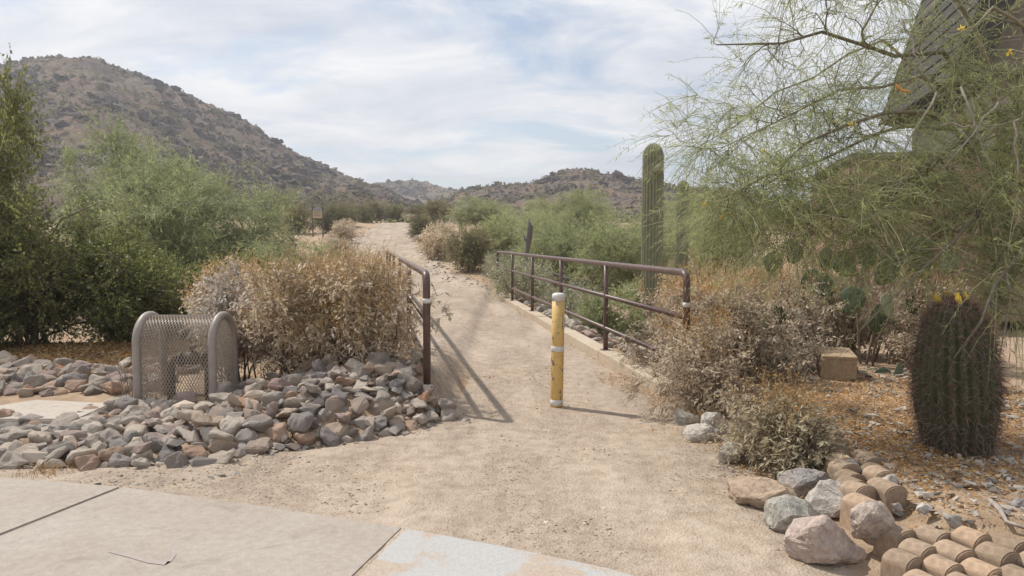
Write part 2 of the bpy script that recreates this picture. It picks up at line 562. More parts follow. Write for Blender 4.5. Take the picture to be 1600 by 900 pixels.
leaf_mat('flower_pale', [(0.0, (0.40, 0.40, 0.24)), (0.5, (0.55, 0.54, 0.36)), (1.0, (0.66, 0.64, 0.48))], 0.3, 0.2)
leaf_mat('flower_yellow', [(0.0, (0.66, 0.47, 0.05)), (1.0, (0.78, 0.62, 0.12))], 0.3, 0.2)
leaf_mat('pod', [(0.0, (0.06, 0.045, 0.035)), (0.7, (0.12, 0.085, 0.06)), (1.0, (0.20, 0.10, 0.06))], 0.1, 0.2)
leaf_mat('litter', [(0.0, (0.28, 0.15, 0.06)), (0.4, (0.48, 0.27, 0.11)), (0.75, (0.58, 0.38, 0.175)), (1.0, (0.62, 0.48, 0.30))], 0.1, 0.05, 0.95)
leaf_mat('twig_green', [(0.0, (0.22, 0.235, 0.14)), (0.6, (0.32, 0.335, 0.20)), (1.0, (0.46, 0.44, 0.33))], 0.0, 0.3)
leaf_mat('limb_bark', [(0.0, (0.13, 0.12, 0.09)), (0.6, (0.19, 0.175, 0.125)), (1.0, (0.28, 0.255, 0.20))], 0.0, 0.2, 0.7)
leaf_mat('twig_near', [(0.0, (0.17, 0.185, 0.11)), (0.5, (0.25, 0.275, 0.15)), (1.0, (0.40, 0.39, 0.28))], 0.0, 0.2, 0.7)
leaf_mat('twig_grey', [(0.0, (0.20, 0.175, 0.15)), (0.6, (0.31, 0.28, 0.245)), (1.0, (0.42, 0.39, 0.35))], 0.0, 0.2)
leaf_mat('twig_brown', [(0.0, (0.12, 0.085, 0.065)), (0.6, (0.21, 0.155, 0.12)), (1.0, (0.33, 0.26, 0.20))], 0.0, 0.2)
leaf_mat('spine', [(0.0, (0.10, 0.055, 0.045)), (0.6, (0.19, 0.12, 0.10)), (1.0, (0.34, 0.27, 0.23))], 0.0, 0.3)
leaf_mat('chip', [(0.0, (0.22, 0.20, 0.18)), (0.4, (0.36, 0.32, 0.28)), (0.8, (0.47, 0.43, 0.38)), (1.0, (0.36, 0.24, 0.17))], 0.0, 0.05, 0.95)
leaf_mat('riprap_small', [(0.0, (0.25, 0.225, 0.21)), (0.3, (0.36, 0.31, 0.27)), (0.55, (0.45, 0.375, 0.305)), (0.75, (0.29, 0.265, 0.25)), (0.9, (0.40, 0.28, 0.205)), (1.0, (0.50, 0.45, 0.39))], 0.0, 0.2, 0.85)
leaf_mat('pebble', [(0.0, (0.20, 0.16, 0.13)), (0.4, (0.40, 0.31, 0.23)), (0.8, (0.52, 0.42, 0.32)), (1.0, (0.58, 0.52, 0.44))], 0.0, 0.05, 0.95)
leaf_mat('hill_rock', [(0.0, (0.055, 0.045, 0.047)), (0.5, (0.10, 0.08, 0.08)), (0.85, (0.15, 0.12, 0.115)), (1.0, (0.22, 0.175, 0.155))], 0.0, 0.05, 0.95)


def cactus_mat(name, c0, c1, scale=8.0):
    m, nt, out = new_mat(name)
    tcn = objc(nt)
    a = noise(nt, tcn, scale, 5, 0.6)
    b = noise(nt, tcn, scale * 8, 3, 0.6)
    col = ramp(nt, a, [(0.3, c0), (0.7, c1)])
    col = mixc(nt, ramp(nt, b, [(0.6, 0.0), (0.75, 0.45)]), col, (0.30, 0.27, 0.18))
    finish(nt, out, col, 0.65, b, 0.25, 0.004, spec=0.3)


cactus_mat('saguaro_skin', (0.17, 0.175, 0.105), (0.25, 0.245, 0.155))
cactus_mat('barrel_skin', (0.045, 0.05, 0.028), (0.08, 0.082, 0.045))
cactus_mat('pear_skin', (0.065, 0.095, 0.055), (0.115, 0.15, 0.085), 5)
cactus_mat('pear_pale', (0.20, 0.24, 0.14), (0.30, 0.33, 0.21), 5)

# hills
m, nt, out = new_mat('hill_soil')
p_ = pos(nt)
a = noise(nt, p_, 0.035, 5, 0.6)
b = noise(nt, p_, 0.22, 6, 0.65)
mp_ = nd(nt, 'ShaderNodeMapping', {'Vector': p_, 'Scale': (0.10, 0.10, 0.42), 'Rotation': (0.0, 0.22, 0.0)}).outputs[0]
s_ = noise(nt, mp_, 1.0, 6, 0.65, 0.7)
c = noise(nt, p_, 1.1, 5, 0.7)
col = ramp(nt, a, [(0.35, (0.165, 0.118, 0.088)), (0.55, (0.215, 0.15, 0.108)), (0.7, (0.29, 0.195, 0.13))])
col = mixc(nt, ramp(nt, s_, [(0.50, 0.0), (0.58, 0.9)]), col, ramp(nt, c, [(0.3, (0.105, 0.085, 0.085)), (0.7, (0.22, 0.175, 0.16))]))
col = mixc(nt, ramp(nt, b, [(0.52, 0.0), (0.64, 0.6)]), col, (0.19, 0.165, 0.095))
col = mixc(nt, 0.7, col, ramp(nt, c, [(0.3, 0.55), (0.7, 1.4)]), 'MULTIPLY')
finish(nt, out, col, 0.95, math_n(nt, 'ADD', math_n(nt, 'MULTIPLY', s_, 2.0), math_n(nt, 'ADD', b, c)), 1.0, 0.9, spec=0.1)

# ================================================================== STRUCTURE
def grid_mesh(name, xs, ys, zf, mat, smooth=True):
    X, Y = np.meshgrid(xs, ys)
    Z = zf(X, Y)
    V = np.stack([X, Y, Z], -1).reshape(-1, 3)
    nx, ny = len(xs), len(ys)
    i = np.arange(nx * ny).reshape(ny, nx)
    F = np.stack([i[:-1, :-1], i[:-1, 1:], i[1:, 1:], i[1:, :-1]], -1).reshape(-1, 4)
    return np_mesh(name, V, F, mat, smooth)


def stretched(lo, hi, fine_lo, fine_hi, step, grow):
    v = list(np.arange(fine_lo, fine_hi, step))
    s, x = step, fine_hi
    while x < hi:
        v.append(x)
        s *= grow
        x += s
    v.append(hi)
    s, x = step, fine_lo
    pre = []
    while x > lo:
        s *= grow
        x -= s
        pre.append(max(x, lo))
    return np.array(pre[::-1] + v)


xs = stretched(-1700, 1700, -7, 6, 0.14, 1.09)
ys = stretched(-190, 1550, 2, 13, 0.13, 1.05)
ground = obj('ground', grid_mesh('ground', xs, ys, lambda x, y: H(x, y), MATS['desert_soil']))
tag(ground, 'dry brown desert soil around the path', kind='structure')

# the sandy path
yy = np.concatenate([np.arange(1.0, 12, 0.06), np.arange(12, 30, 0.15), np.arange(30, 67, 0.4)])
tt = np.linspace(0, 1, 90)
Y = np.repeat(yy[:, None], len(tt), 1)
wob = lambda y, s: fbm(np.stack([y * 1.3, y * 0 + s, y * 0], -1), 4) * 0.16
L_ = xl(yy) + wob(yy, 3.1) * np.where(yy < 6.2, 1, np.where(yy < 20, 0.15, 2.5))
R_ = xr(yy) + wob(yy, 9.4) * np.where(yy < 6.2, 1, np.where(yy < 20, 0.15, 2.5))
X = L_[:, None] + (R_ - L_)[:, None] * tt[None]
edge = np.minimum(tt, 1 - tt)[None] * (R_ - L_)[:, None]
Z = H(X, Y) + 0.004 + sm(edge, 0, 0.25) * (0.010 + 0.012 * fbm(np.stack([X * 2.2, Y * 2.2, X * 0 + 3], -1), 4) + 0.004 * fbm(np.stack([X * 13, Y * 13, X * 0], -1), 2))
Z = np.where(edge < 0.02, Z - 0.03, Z)
V = np.stack([X, Y, Z], -1).reshape(-1, 3)
i = np.arange(V.shape[0]).reshape(len(yy), len(tt))
F = np.stack([i[:-1, :-1], i[:-1, 1:], i[1:, 1:], i[1:, :-1]], -1).reshape(-1, 4)
path = obj('path', np_mesh('path', V, F, MATS['sand_path'], True))
tag(path, 'pale sandy trail running over the bridge and uphill', kind='structure')

# concrete pavement in the foreground, four cast panels with open joints
EDGE = [gp(-420, 712), gp(0, 752), gp(191, 768), gp(410, 798), gp(632, 833), gp(800, 865), gp(955, 898), gp(1040, 925)]
pavement = empty('pavement')
tag(pavement, 'pale concrete pavement along the bottom left', kind='structure')


def panel(pts_edge, near_dirs, mat):
    """a slab between a piece of the far edge and the line 3 m nearer"""
    far = [np.array(p[:2]) for p in pts_edge]
    nea = [np.array([p[0] + d[0], p[1] + d[1]]) for p, d in zip(pts_edge, near_dirs)]
    poly = far + nea[::-1]
    bm = bmesh.new()
    vs_ = [bm.verts.new((p[0], p[1], 0.030)) for p in poly]
    f = bm.faces.new(vs_)
    r = bmesh.ops.extrude_face_region(bm, geom=[f])
    for v in r['geom']:
        if isinstance(v, bmesh.types.BMVert):
            v.co.z = -0.09
    bmesh.ops.recalc_face_normals(bm, faces=bm.faces[:])
    top = [e for e in bm.edges if all(v.co.z > 0.01 for v in e.verts)]
    bmesh.ops.bevel(bm, geom=top, offset=0.008, segments=2, affect='EDGES')
    obj('panel', bm_mesh('panel', bm, mat), pavement)


jd = gp(0, 845)[:2] - gp(191, 768)[:2]
jd = jd / np.linalg.norm(jd) * 3.4
jd2 = gp(566, 899)[:2] - gp(632, 833)[:2]
jd2 = jd2 / np.linalg.norm(jd2) * 3.2
g_ = 0.007
off = np.array([g_, -g_ * 0.3, 0])
panel([EDGE[0], EDGE[1], EDGE[2] - off], [jd, jd, jd], MATS['pavement_concrete'])
panel([EDGE[2] + off, EDGE[3], EDGE[4] - off], [jd, (jd + jd2) / 2, jd2], MATS['pavement_concrete'])
panel([EDGE[4] + off, EDGE[5], EDGE[6], EDGE[7]], [jd2, jd2, jd2, jd2], MATS['pale_concrete'])
jv = []
# soil packed in the joints
for a_, d_ in ((EDGE[2], jd), (EDGE[4], jd2)):
    e_ = a_[:2] + d_
    w_ = np.array([0.02, 0.004])
    jv += [[*(a_[:2] - w_), 0.014], [*(a_[:2] + w_), 0.014], [*(e_ + w_), 0.014], [*(e_ - w_), 0.014]]
obj('joint_filler', np_mesh('joint_filler', np.array(jv), np.arange(8).reshape(2, 4), MATS['desert_soil']), pavement)
# faint pink chalk stroke on the middle panel
ck = np.array([gp(170, 862, .0325), gp(200, 868, .0325), gp(235, 877, .0325), gp(262, 880, .0325), gp(272, 868, .0325), gp(268, 852, .0325)])
w_ = np.array([0.004, 0.010, 0.016, 0.018, 0.014, 0.006])[:, None] * np.array([[0.35, 1, 0]])
V = np.concatenate([ck - w_, ck + w_])
F = np.array([[k, k + 1, k + 7, k + 6] for k in range(5)])
obj('chalk_mark', np_mesh('chalk_mark', V, F, MATS['chalk_pink']), pavement)


# hills -------------------------------------------------------------
def hill(name, sil, d_ridge, d_base, d_back, mat, seed, rough, nu=260, nv=110, zbase=2.5):
    px = np.array([s[0] for s in sil], float)
    py = np.array([s[1] for s in sil], float)
    u = np.linspace(px[0], px[-1], nu)
    ridge_y = np.interp(u, px, py)
    k = np.ones(7) / 7
    ridge_y = np.convolve(np.pad(ridge_y, 3, mode='edge'), k, 'valid')
    dr = np.interp(u, px, d_ridge) if hasattr(d_ridge, '__len__') else np.full(nu, float(d_ridge))
    ang = (u - 800) / F_PX
    zr = CAM_Z + (HORIZON - ridge_y) / F_PX * dr
    v = np.linspace(0, 1.6, nv)
    VV, UU = np.meshgrid(v, np.arange(nu), indexing='ij')
    D = np.where(VV <= 1, d_base + (dr[UU] - d_base) * VV, dr[UU] + (d_back - dr[UU]) * (VV - 1) / 0.6)
    Xg = ang[UU] * D
    prof = np.where(VV <= 1, 0.35 * VV + 0.65 * sm(VV, -0.25, 1.05), 1 - sm(VV, 1.0, 1.6))
    Zg = zbase + (zr[UU] - zbase) * prof
    P3 = np.stack([Xg, D, Zg], -1)
    n_ = (0.22 - np.abs(fbm(P3 * np.array([.022, .022, 0]) + seed + 31, 3, 0.5))) * rough * 4.0 + fbm(P3 * 0.035 + seed, 5, 0.6) * rough * 2.2 + fbm(P3 * 0.16 + seed + 4, 4, 0.6) * rough * 1.1 + (0.15 - np.abs(fbm(P3 * np.array([.05, .05, .22]) + seed + 9, 4, 0.6))) * rough * 1.4 + fbm(P3 * 0.4 + seed, 3) * rough * 0.35
    fade = sm(VV, 0.0, 0.2) * np.where(VV > 0.8, np.where(VV < 1.2, 0.75, 1), 1)
    Zg = Zg + n_ * fade
    Zg = np.where(VV < 0.005, zbase - 4, Zg)
    V = np.stack([Xg, D, Zg], -1).reshape(-1, 3)
    i = np.arange(nu * nv).reshape(nv, nu)
    F = np.stack([i[:-1, :-1], i[:-1, 1:], i[1:, 1:], i[1:, :-1]], -1).reshape(-1, 4)
    o = obj(name, np_mesh(name, V, F, mat, True))
    G = np.stack([Xg, D, Zg], -1)
    return o, G


ROCK_UNIT = None


def hull_rock(rng, n=16, stretch=(1, 1, 1), bevel=0.0, box=0.0):
    """angular stone as a convex hull of scattered points, unit-ish radius"""
    bm = bmesh.new()
    p = rng.normal(size=(n, 3))
    p /= np.linalg.norm(p, axis=1, keepdims=True)
    if box:
        q = p / np.max(np.abs(p), axis=1, keepdims=True)
        p = p * (1 - box) + q * box * 0.8
    p *= rng.uniform(0.82, 1.08, (n, 1))
    p *= np.array(stretch)
    for q in p:
        bm.verts.new(q)
    r = bmesh.ops.convex_hull(bm, input=bm.verts[:])
    junk = [e for e in r['geom_interior'] if isinstance(e, bmesh.types.BMVert)]
    if junk:
        bmesh.ops.delete(bm, geom=junk, context='VERTS')
    bmesh.ops.dissolve_limit(bm, angle_limit=0.2, verts=bm.verts[:], edges=bm.edges[:])
    if bevel:
        bmesh.ops.bevel(bm, geom=bm.edges[:], offset=bevel, segments=1, affect='EDGES', clamp_overlap=True)
    bmesh.ops.triangulate(bm, faces=bm.faces[:])
    return bm


def bm_arrays(bm):
    bm.verts.ensure_lookup_table()
    V = np.array([v.co[:] for v in bm.verts])
    F = np.array([[v.index for v in f.verts] for f in bm.faces])
    return V, F


def scatter_mesh(name, protos, P, S, mat, rng, squash=None, smooth=False, tilt=0.6):
    """joined mesh of many small copies (stuff)"""
    Vs, Fs, o_ = [], [], 0
    which = rng.integers(0, len(protos), len(P))
    for k, (pv, pf) in enumerate(protos):
        sel = np.where(which == k)[0]
        if not len(sel):
            continue
        n = len(sel)
        a = rng.uniform(0, 2 * np.pi, n)
        ca, sa = np.cos(a), np.sin(a)
        sc = S[sel][:, None, None] * rng.uniform(0.7, 1.3, (n, 1, 3))
        if squash is not None:
            sc = sc * np.array(squash)[None, None]
        v = pv[None] * sc
        tx = rng.normal(size=(n, 1)) * tilt
        y2 = v[..., 1] * np.cos(tx) - v[..., 2] * np.sin(tx)
        z2 = v[..., 1] * np.sin(tx) + v[..., 2] * np.cos(tx)
        x3 = v[..., 0] * ca[:, None] - y2 * sa[:, None]
        y3 = v[..., 0] * sa[:, None] + y2 * ca[:, None]
        v = np.stack([x3, y3, z2], -1) + P[sel][:, None, :]
        Vs.append(v.reshape(-1, 3))
        Fs.append((pf[None] + (np.arange(n) * len(pv))[:, None, None] + o_).reshape(-1, pf.shape[1]))
        o_ += n * len(pv)
    return np_mesh(name, np.concatenate(Vs), np.concatenate(Fs), mat, smooth)


rg = np.random.default_rng(11)
HR = []
for k in range(6):
    bm = hull_rock(rg, 9, (1, 1, 0.7))
    HR.append(bm_arrays(bm))
    bm.free()


def tuft(rng, n, flat=0.8):
    """small shrub: leafy quads spread through a half dome"""
    d = rng.normal(size=(n, 3))
    d[:, 2] = np.abs(d[:, 2]) * flat
    d /= np.linalg.norm(d, axis=1, keepdims=True)
    c = d * rng.uniform(0.35, 1.0, (n, 1))
    a = rng.normal(size=(n, 3))
    b = np.cross(a, d)
    a /= np.linalg.norm(a, axis=1, keepdims=True)
    b /= np.linalg.norm(b, axis=1, keepdims=True)
    s = rng.uniform(0.24, 0.48, (n, 1))
    V = np.stack([c - a * s, c - b * s * .6, c + a * s, c + b * s * .6], 1).reshape(-1, 3)
    return V, np.arange(4 * n).reshape(n, 4)


TUFTS = [tuft(rg, 13) for _ in range(6)]


def dress_hill(G, n_rock, n_bush, rs, bs, prefix, rlabel, blabel, vmax=1.05, seed=1, n_out=30, out_s=1.0):
    rng = np.random.default_rng(seed)
    nv, nu = G.shape[:2]
    lim = int(nv * vmax / 1.6)

    def pick(n, cluster, sig):
        m_ = n * 5
        iv = rng.uniform(2, lim, m_)
        iu = rng.uniform(1, nu - 2, m_)
        P = G[iv.astype(int), iu.astype(int)]
        P = P + (G[iv.astype(int) + 1, iu.astype(int) + 1] - P) * rng.uniform(0, 1, (m_, 1))
        w = fbm(P * cluster, 3) + rng.normal(size=m_) * sig
        return P[np.argsort(-w)[:n]]
    P = pick(n_rock, np.array([.035, .035, .12]), 0.2)
    S = rs * np.minimum(rng.lognormal(0, 0.65, len(P)), 4.5)
    EP, ES = [], []
    for _ in range(n_out):
        k_ = int(rng.integers(16, 40))
        cu, cvv = rng.uniform(8, nu - 9), rng.uniform(8, lim - 6)
        iu = np.clip(cu + rng.normal(size=k_) * rng.uniform(2.5, 6), 1, nu - 3)
        iv = np.clip(cvv + rng.normal(size=k_) * rng.uniform(.6, 1.6), 1, lim - 2)
        a0, b0 = iv.astype(int), iu.astype(int)
        fu, fv = (iu - b0)[:, None], (iv - a0)[:, None]
        q_ = G[a0, b0] * (1 - fu) * (1 - fv) + G[a0, b0 + 1] * fu * (1 - fv) + G[a0 + 1, b0] * (1 - fu) * fv + G[a0 + 1, b0 + 1] * fu * fv
        EP.append(q_)
        ES.append(rng.uniform(0.6, 1.9, k_) * out_s)
    P = np.concatenate([P] + EP)
    S = np.concatenate([S] + ES)
    o = obj(prefix + '_rocks', scatter_mesh(prefix + '_rocks', HR, P, S, MATS['hill_rock'], rng, (1.15, 1.0, 0.95), tilt=0.6))
    tag(o, rlabel, 'rocks', kind='stuff')
    P = pick(n_bush, np.array([.03, .03, .03]), 0.4)
    S = bs * rng.lognormal(0, 0.35, len(P))
    o = obj(prefix + '_scrub', scatter_mesh(prefix + '_scrub', TUFTS, P, S, MATS['leaf_hill'], rng, tilt=0.1))
    tag(o, blabel, 'scrub', kind='stuff')


SIL_L = [(-420, 190), (-200, 150), (-60, 128), (0, 118), (30, 106), (60, 99), (120, 96), (165, 101), (200, 115), (240, 130), (290, 151), (325, 172), (370, 192), (420, 222),
         (470, 250), (520, 275), (560, 290), (600, 306), (640, 324), (690, 342), (760, 360)]
hl, GL = hill('hill_left', SIL_L, np.interp([s[0] for s in SIL_L], [-420, 120, 760], [200, 235, 330]), 95, 420, MATS['hill_soil'], 3.0, 1.5, 300, 130)
tag(hl, 'tall rocky brown hill on the left', kind='structure')
dress_hill(GL, 10000, 7000, 0.43, 0.64, 'hillside', 'dark broken rocks strewn over the tall left hill', 'low olive scrub dotted over the tall left hill', seed=5, n_out=46)
SIL_R = [(650, 352), (690, 322), (720, 305), (760, 296), (800, 291), (835, 286), (870, 275), (905, 270), (940, 274), (985, 284), (1030, 290), (1100, 300), (1200, 318), (1350, 335), (1600, 352)]
hr_, GR = hill('hill_right', SIL_R, 230, 110, 400, MATS['hill_soil'], 21.0, 1.0, 240, 100)
tag(hr_, 'low rocky hill with a rounded top right of the path', kind='structure')
dress_hill(GR, 4200, 3300, 0.44, 0.75, 'low_hill', 'dark rocks strewn over the low rounded hill', 'olive scrub dotted over the low rounded hill', seed=6, n_out=26, out_s=0.9)
SIL_M = [(430, 330), (500, 312), (560, 299), (600, 288), (640, 285), (680, 291), (720, 299), (770, 306), (850, 318), (950, 330), (1100, 345)]
hm, GM = hill('hill_far', SIL_M, 460, 250, 700, MATS['hill_soil'], 41.0, 1.6, 200, 90)
tag(hm, 'distant bare hill closing the valley', kind='structure')
dress_hill(GM, 2600, 1500, 0.9, 1.0, 'far_hill', 'dark rocks strewn over the distant hill', 'scrub dotted over the distant hill', seed=8, n_out=16, out_s=1.1)

# ================================================================== RAILINGS AND KERBS
def kerb(name, pts, w, h, label, nseg):
    root = empty(name, (pts[0][0], pts[0][1], 0))
    a, b = np.array(pts[0]), np.array(pts[1])
    d = (b - a)
    Ln = np.linalg.norm(d)
    d /= Ln
    ang = math.atan2(d[1], d[0])
    step = Ln / nseg
    for k in range(nseg):
        bm = box_bm(step - 0.012, w, h + 0.6, 0.012, 2, (step / 2, 0, (h - 0.6) / 2))
        rr = random.Random(k + 5)
        for v in bm.verts:
            v.co.z += rr.uniform(-.004, .004)
        o = obj('kerb_segment', bm_mesh('kerb_segment', bm, MATS['kerb_concrete']), root, (d[0] * step * k, d[1] * step * k, rr.uniform(-.006, .006)))
        o.rotation_euler = (0, 0, ang)
    tag(root, label, 'kerb')
    return root


RA, RB = np.array([1.53, 6.46]), np.array([-0.372, 19.25])      # right railing, near and far end
LA, LB = np.array([-0.727, 6.27]), np.array([-3.44, 20.35])     # left railing
rd = (RB - RA) / np.linalg.norm(RB - RA)
ld = (LB - LA) / np.linalg.norm(LB - LA)
KH = 0.125
kerb('concrete_kerb', [RA + rd * 0.45, RB + rd * 0.2], 0.20, KH, 'long tan concrete kerb under the railing right of the path', 6)
kerb('concrete_kerb', [LA - ld * 0.02, LB + ld * 0.2], 0.20, KH, 'tan concrete kerb under the railing left of the path, mostly behind dry bush', 6)


def railing(A, B, n, label, tape_at):
    root = empty('railing', (A[0], A[1], KH))
    d = B - A
    L = np.linalg.norm(d)
    d = np.array([d[0] / L, d[1] / L, 0])
    top = 1.06
    hts = (0.665, 0.27)
    R = 0.032
    m_ = MATS['rail_brown']
    e0, e1 = np.zeros(3), d * L
    pts = fillet([e0 + [0, 0, -0.05], e0 + [0, 0, top], e1 + [0, 0, top], e1 + [0, 0, -0.05]], 0.11, 8)
    obj('top_rail', tube_mesh('top_rail', pts, R, m_, 14), root)      # hoop: end posts and top rail in one pipe
    for k in range(1, n):
        p = d * L * k / n
        obj('post', tube_mesh('post', [p + [0, 0, -0.05], p + [0, 0, top * .5], p + [0, 0, top - 0.005]], R * 0.95, m_, 12), root)
        bm = box_bm(0.13, 0.11, 0.012, 0.003, 1, (0, 0, 0.004))
        pl = obj('base_plate', bm_mesh('base_plate', bm, m_), root, p)
        pl.rotation_euler = (0, 0, math.atan2(d[1], d[0]))
    for h in hts:
        obj('rail', tube_mesh('rail', [e0 + [0, 0, h], e1 * .5 + [0, 0, h], e1 + [0, 0, h]], R * 0.8, m_, 12), root)
    for (p, h) in tape_at:
        q = d * L * p
        obj('reflective_tape', tube_mesh('reflective_tape', [q + [0, 0, h - .02], q + [0, 0, h], q + [0, 0, h + .02]], R * 1.05, MATS['tape_white'], 14), root)
    tag(root, label, 'railing')


railing(RA, RB, 5, 'brown pipe railing on the right side of the path, near end buried in dry bush', [(1.0, 0.78), (0.0, 0.78)])
railing(LA, LB, 5, 'brown pipe railing on the left side of the path behind dry bush', [(0.0, 0.83)])

# ================================================================== BOLLARD
bp = gp(869.5, 638)
bol = empty('bollard', (bp[0], bp[1], 0.0))
bol.rotation_euler = (0, math.radians(0.9), math.radians(20))
rb = 0.0555


def lathe(prof, sides, mat, name, smooth=True):
    prof = np.asarray(prof, float)
    a = np.arange(sides) / sides * 2 * np.pi
    V = np.stack([prof[:, None, 0] * np.cos(a), prof[:, None, 0] * np.sin(a), np.repeat(prof[:, 1:2], sides, 1)], -1)
    i = np.arange(len(prof) * sides).reshape(len(prof), sides)
    F = np.stack([i[:-1], np.roll(i[:-1], -1, 1), np.roll(i[1:], -1, 1), i[1:]], -1).reshape(-1, 4)
    return np_mesh(name, V.reshape(-1, 3), [F, i[-1][None], i[0][::-1][None]], mat, smooth)


obj('post', lathe([(rb, -0.3), (rb, 0.3), (rb, 0.6), (rb, 0.965)], 28, MATS['bollard_yellow'], 'post'), bol)
obj('cap', lathe([(rb + .0015, 0.945), (rb + .0015, 0.99), (rb * .93, 1.004), (rb * .6, 1.013), (0.004, 1.015)], 28, MATS['tape_white'], 'cap'), bol)
for z0, z1 in ((0.505, 0.55), (0.035, 0.08)):
    obj('reflective_band', lathe([(rb + .0005, z0 - .001), (rb + .002, z0), (rb + .002, z1), (rb + .0005, z1 + .001)], 28, MATS['tape_white'], 'reflective_band'), bol)
tag(bol, 'chipped yellow bollard with white bands standing in the middle of the path', 'bollard')

# ================================================================== MESH CAGE
c0 = gp(216, 636, 0.06)
cw, cd, ch = 0.645, 0.45, 0.775
cage = empty('pipe_cage', (c0[0], c0[1], 0.045))
cage.rotation_euler = (0, 0, math.radians(-1.5))


def arch(x, r):
    R_ = cd / 2
    pts = [(x, 0, -0.1), (x, 0, (ch - R_) * .5), (x, 0, ch - R_)]
    for k in range(1, 18):
        a = math.pi * k / 18
        pts.append((x, R_ - R_ * math.cos(a), ch - R_ + R_ * math.sin(a)))
    pts += [(x, cd, ch - R_), (x, cd, (ch - R_) * .5), (x, cd, -0.1)]
    return np.array(pts, float)


for x in (0.0, cw):
    P = arch(x, 0.03)
    V, F = tubes(P[None], np.full((1, len(P)), 0.034), 14)
    obj('arch_frame', np_mesh('arch_frame', V, F, MATS['cage_taupe'], True), cage)
for y in (0.0, cd):
    obj('bottom_bar', tube_mesh('bottom_bar', [(0.03, y, 0.03), (cw / 2, y, 0.03), (cw - .03, y, 0.03)], 0.012, MATS['cage_taupe'], 8), cage)
# expanded metal: zig-zag strands
PS = arch(0, 0)
PS[0, 2] = PS[-1, 2] = 0.03
seg = np.linalg.norm(np.diff(PS, axis=0), axis=1)
cum = np.concatenate([[0], np.cumsum(seg)])


def along(s):
    s = np.clip(s, 0, cum[-1])
    return np.stack([np.interp(s, cum, PS[:, k]) for k in (0, 1, 2)], -1)


dx, ds = 0.0135, 0.0255
nx, ns = int((cw - 0.06) / dx), int(cum[-1] / ds)
sg = np.arange(ns + 1) * ds
strands = []
for k in range(nx + 1):
    q = along(sg)
    q[:, 0] = 0.03 + k * dx + np.where(np.arange(ns + 1) % 2 == (k % 2), 0, dx * 0.98)
    strands.append(q)
V, F = tubes(np.array(strands), np.full((len(strands), ns + 1), 0.0031), 3)
obj('mesh_shell', np_mesh('mesh_shell', V, F, MATS['cage_mesh']), cage)
for x in (0.0, cw):
    st = []
    nyy = int(cd / dx)
    zt = np.arange(0, ch, ds)
    for k in range(nyy + 1):
        y0 = 0.01 + k * dx
        top = ch - cd / 2 + math.sqrt(max(0, (cd / 2) ** 2 - (min(cd - .01, y0) - cd / 2) ** 2))
        q = np.stack([np.full(len(zt), x), y0 + np.where(np.arange(len(zt)) % 2 == (k % 2), 0, dx * .98), np.minimum(zt, top)], -1)
        st.append(q)
    V, F = tubes(np.array(st), np.full((len(st), len(zt)), 0.0031), 3)
    obj('mesh_end', np_mesh('mesh_end', V, F, MATS['cage_mesh']), cage)
tag(cage, 'taupe arched pipe cage of expanded metal mesh beside the riprap', 'cage')

valve = empty('water_valve', (cage.location.x, cage.location.y, cage.location.z))
mid = cd * 0.55
U = fillet([(0.17, mid, -0.2), (0.17, mid, 0.38), (0.50, mid, 0.38), (0.50, mid, -0.2)], 0.08, 8)
obj('pipe', tube_mesh('pipe', U, 0.036, MATS['pipe_dark'], 14), valve)
for x in (0.26, 0.46):
    obj('flange', tube_mesh('flange', [(x - .012, mid, .38), (x, mid, .38), (x + .012, mid, .38)], 0.062, MATS['pipe_dark'], 16), valve)
obj('body', tube_mesh('body', [(0.29, mid, .38), (0.32, mid, .39), (0.36, mid, .395), (0.40, mid, .39), (0.43, mid, .38)], [0.04, 0.056, 0.062, 0.056, 0.04], MATS['pipe_dark'], 14), valve)
obj('hand_wheel', tube_mesh('hand_wheel', [(0.36, mid, .44), (0.36, mid, .47), (0.36, mid, .50)], [0.012, 0.012, 0.04], MATS['pipe_dark'], 12), valve)
tag(valve, 'dark water pipe with valve inside the mesh cage', 'valve')

# concrete pad left of the cage
pts = [gp(-60, 668, .07), gp(-30, 650, .07), gp(58, 636, .07), gp(176, 642, .07), gp(120, 668, .07)]
bm = bmesh.new()
f = bm.faces.new([bm.verts.new((p[0], p[1], 0.135)) for p in pts])
r = bmesh.ops.extrude_face_region(bm, geom=[f])
for v in r['geom']:
    if isinstance(v, bmesh.types.BMVert):
        v.co.z = -0.05
bmesh.ops.recalc_face_normals(bm, faces=bm.faces[:])
bmesh.ops.bevel(bm, geom=[e for e in bm.edges if all(v.co.z > .1 for v in e.verts)], offset=0.01, segments=2, affect='EDGES')
pad = obj('concrete_pad', bm_mesh('concrete_pad', bm, MATS['pad_concrete']))
tag(pad, 'small flat concrete pad lying among the stones at the left edge', 'pad')

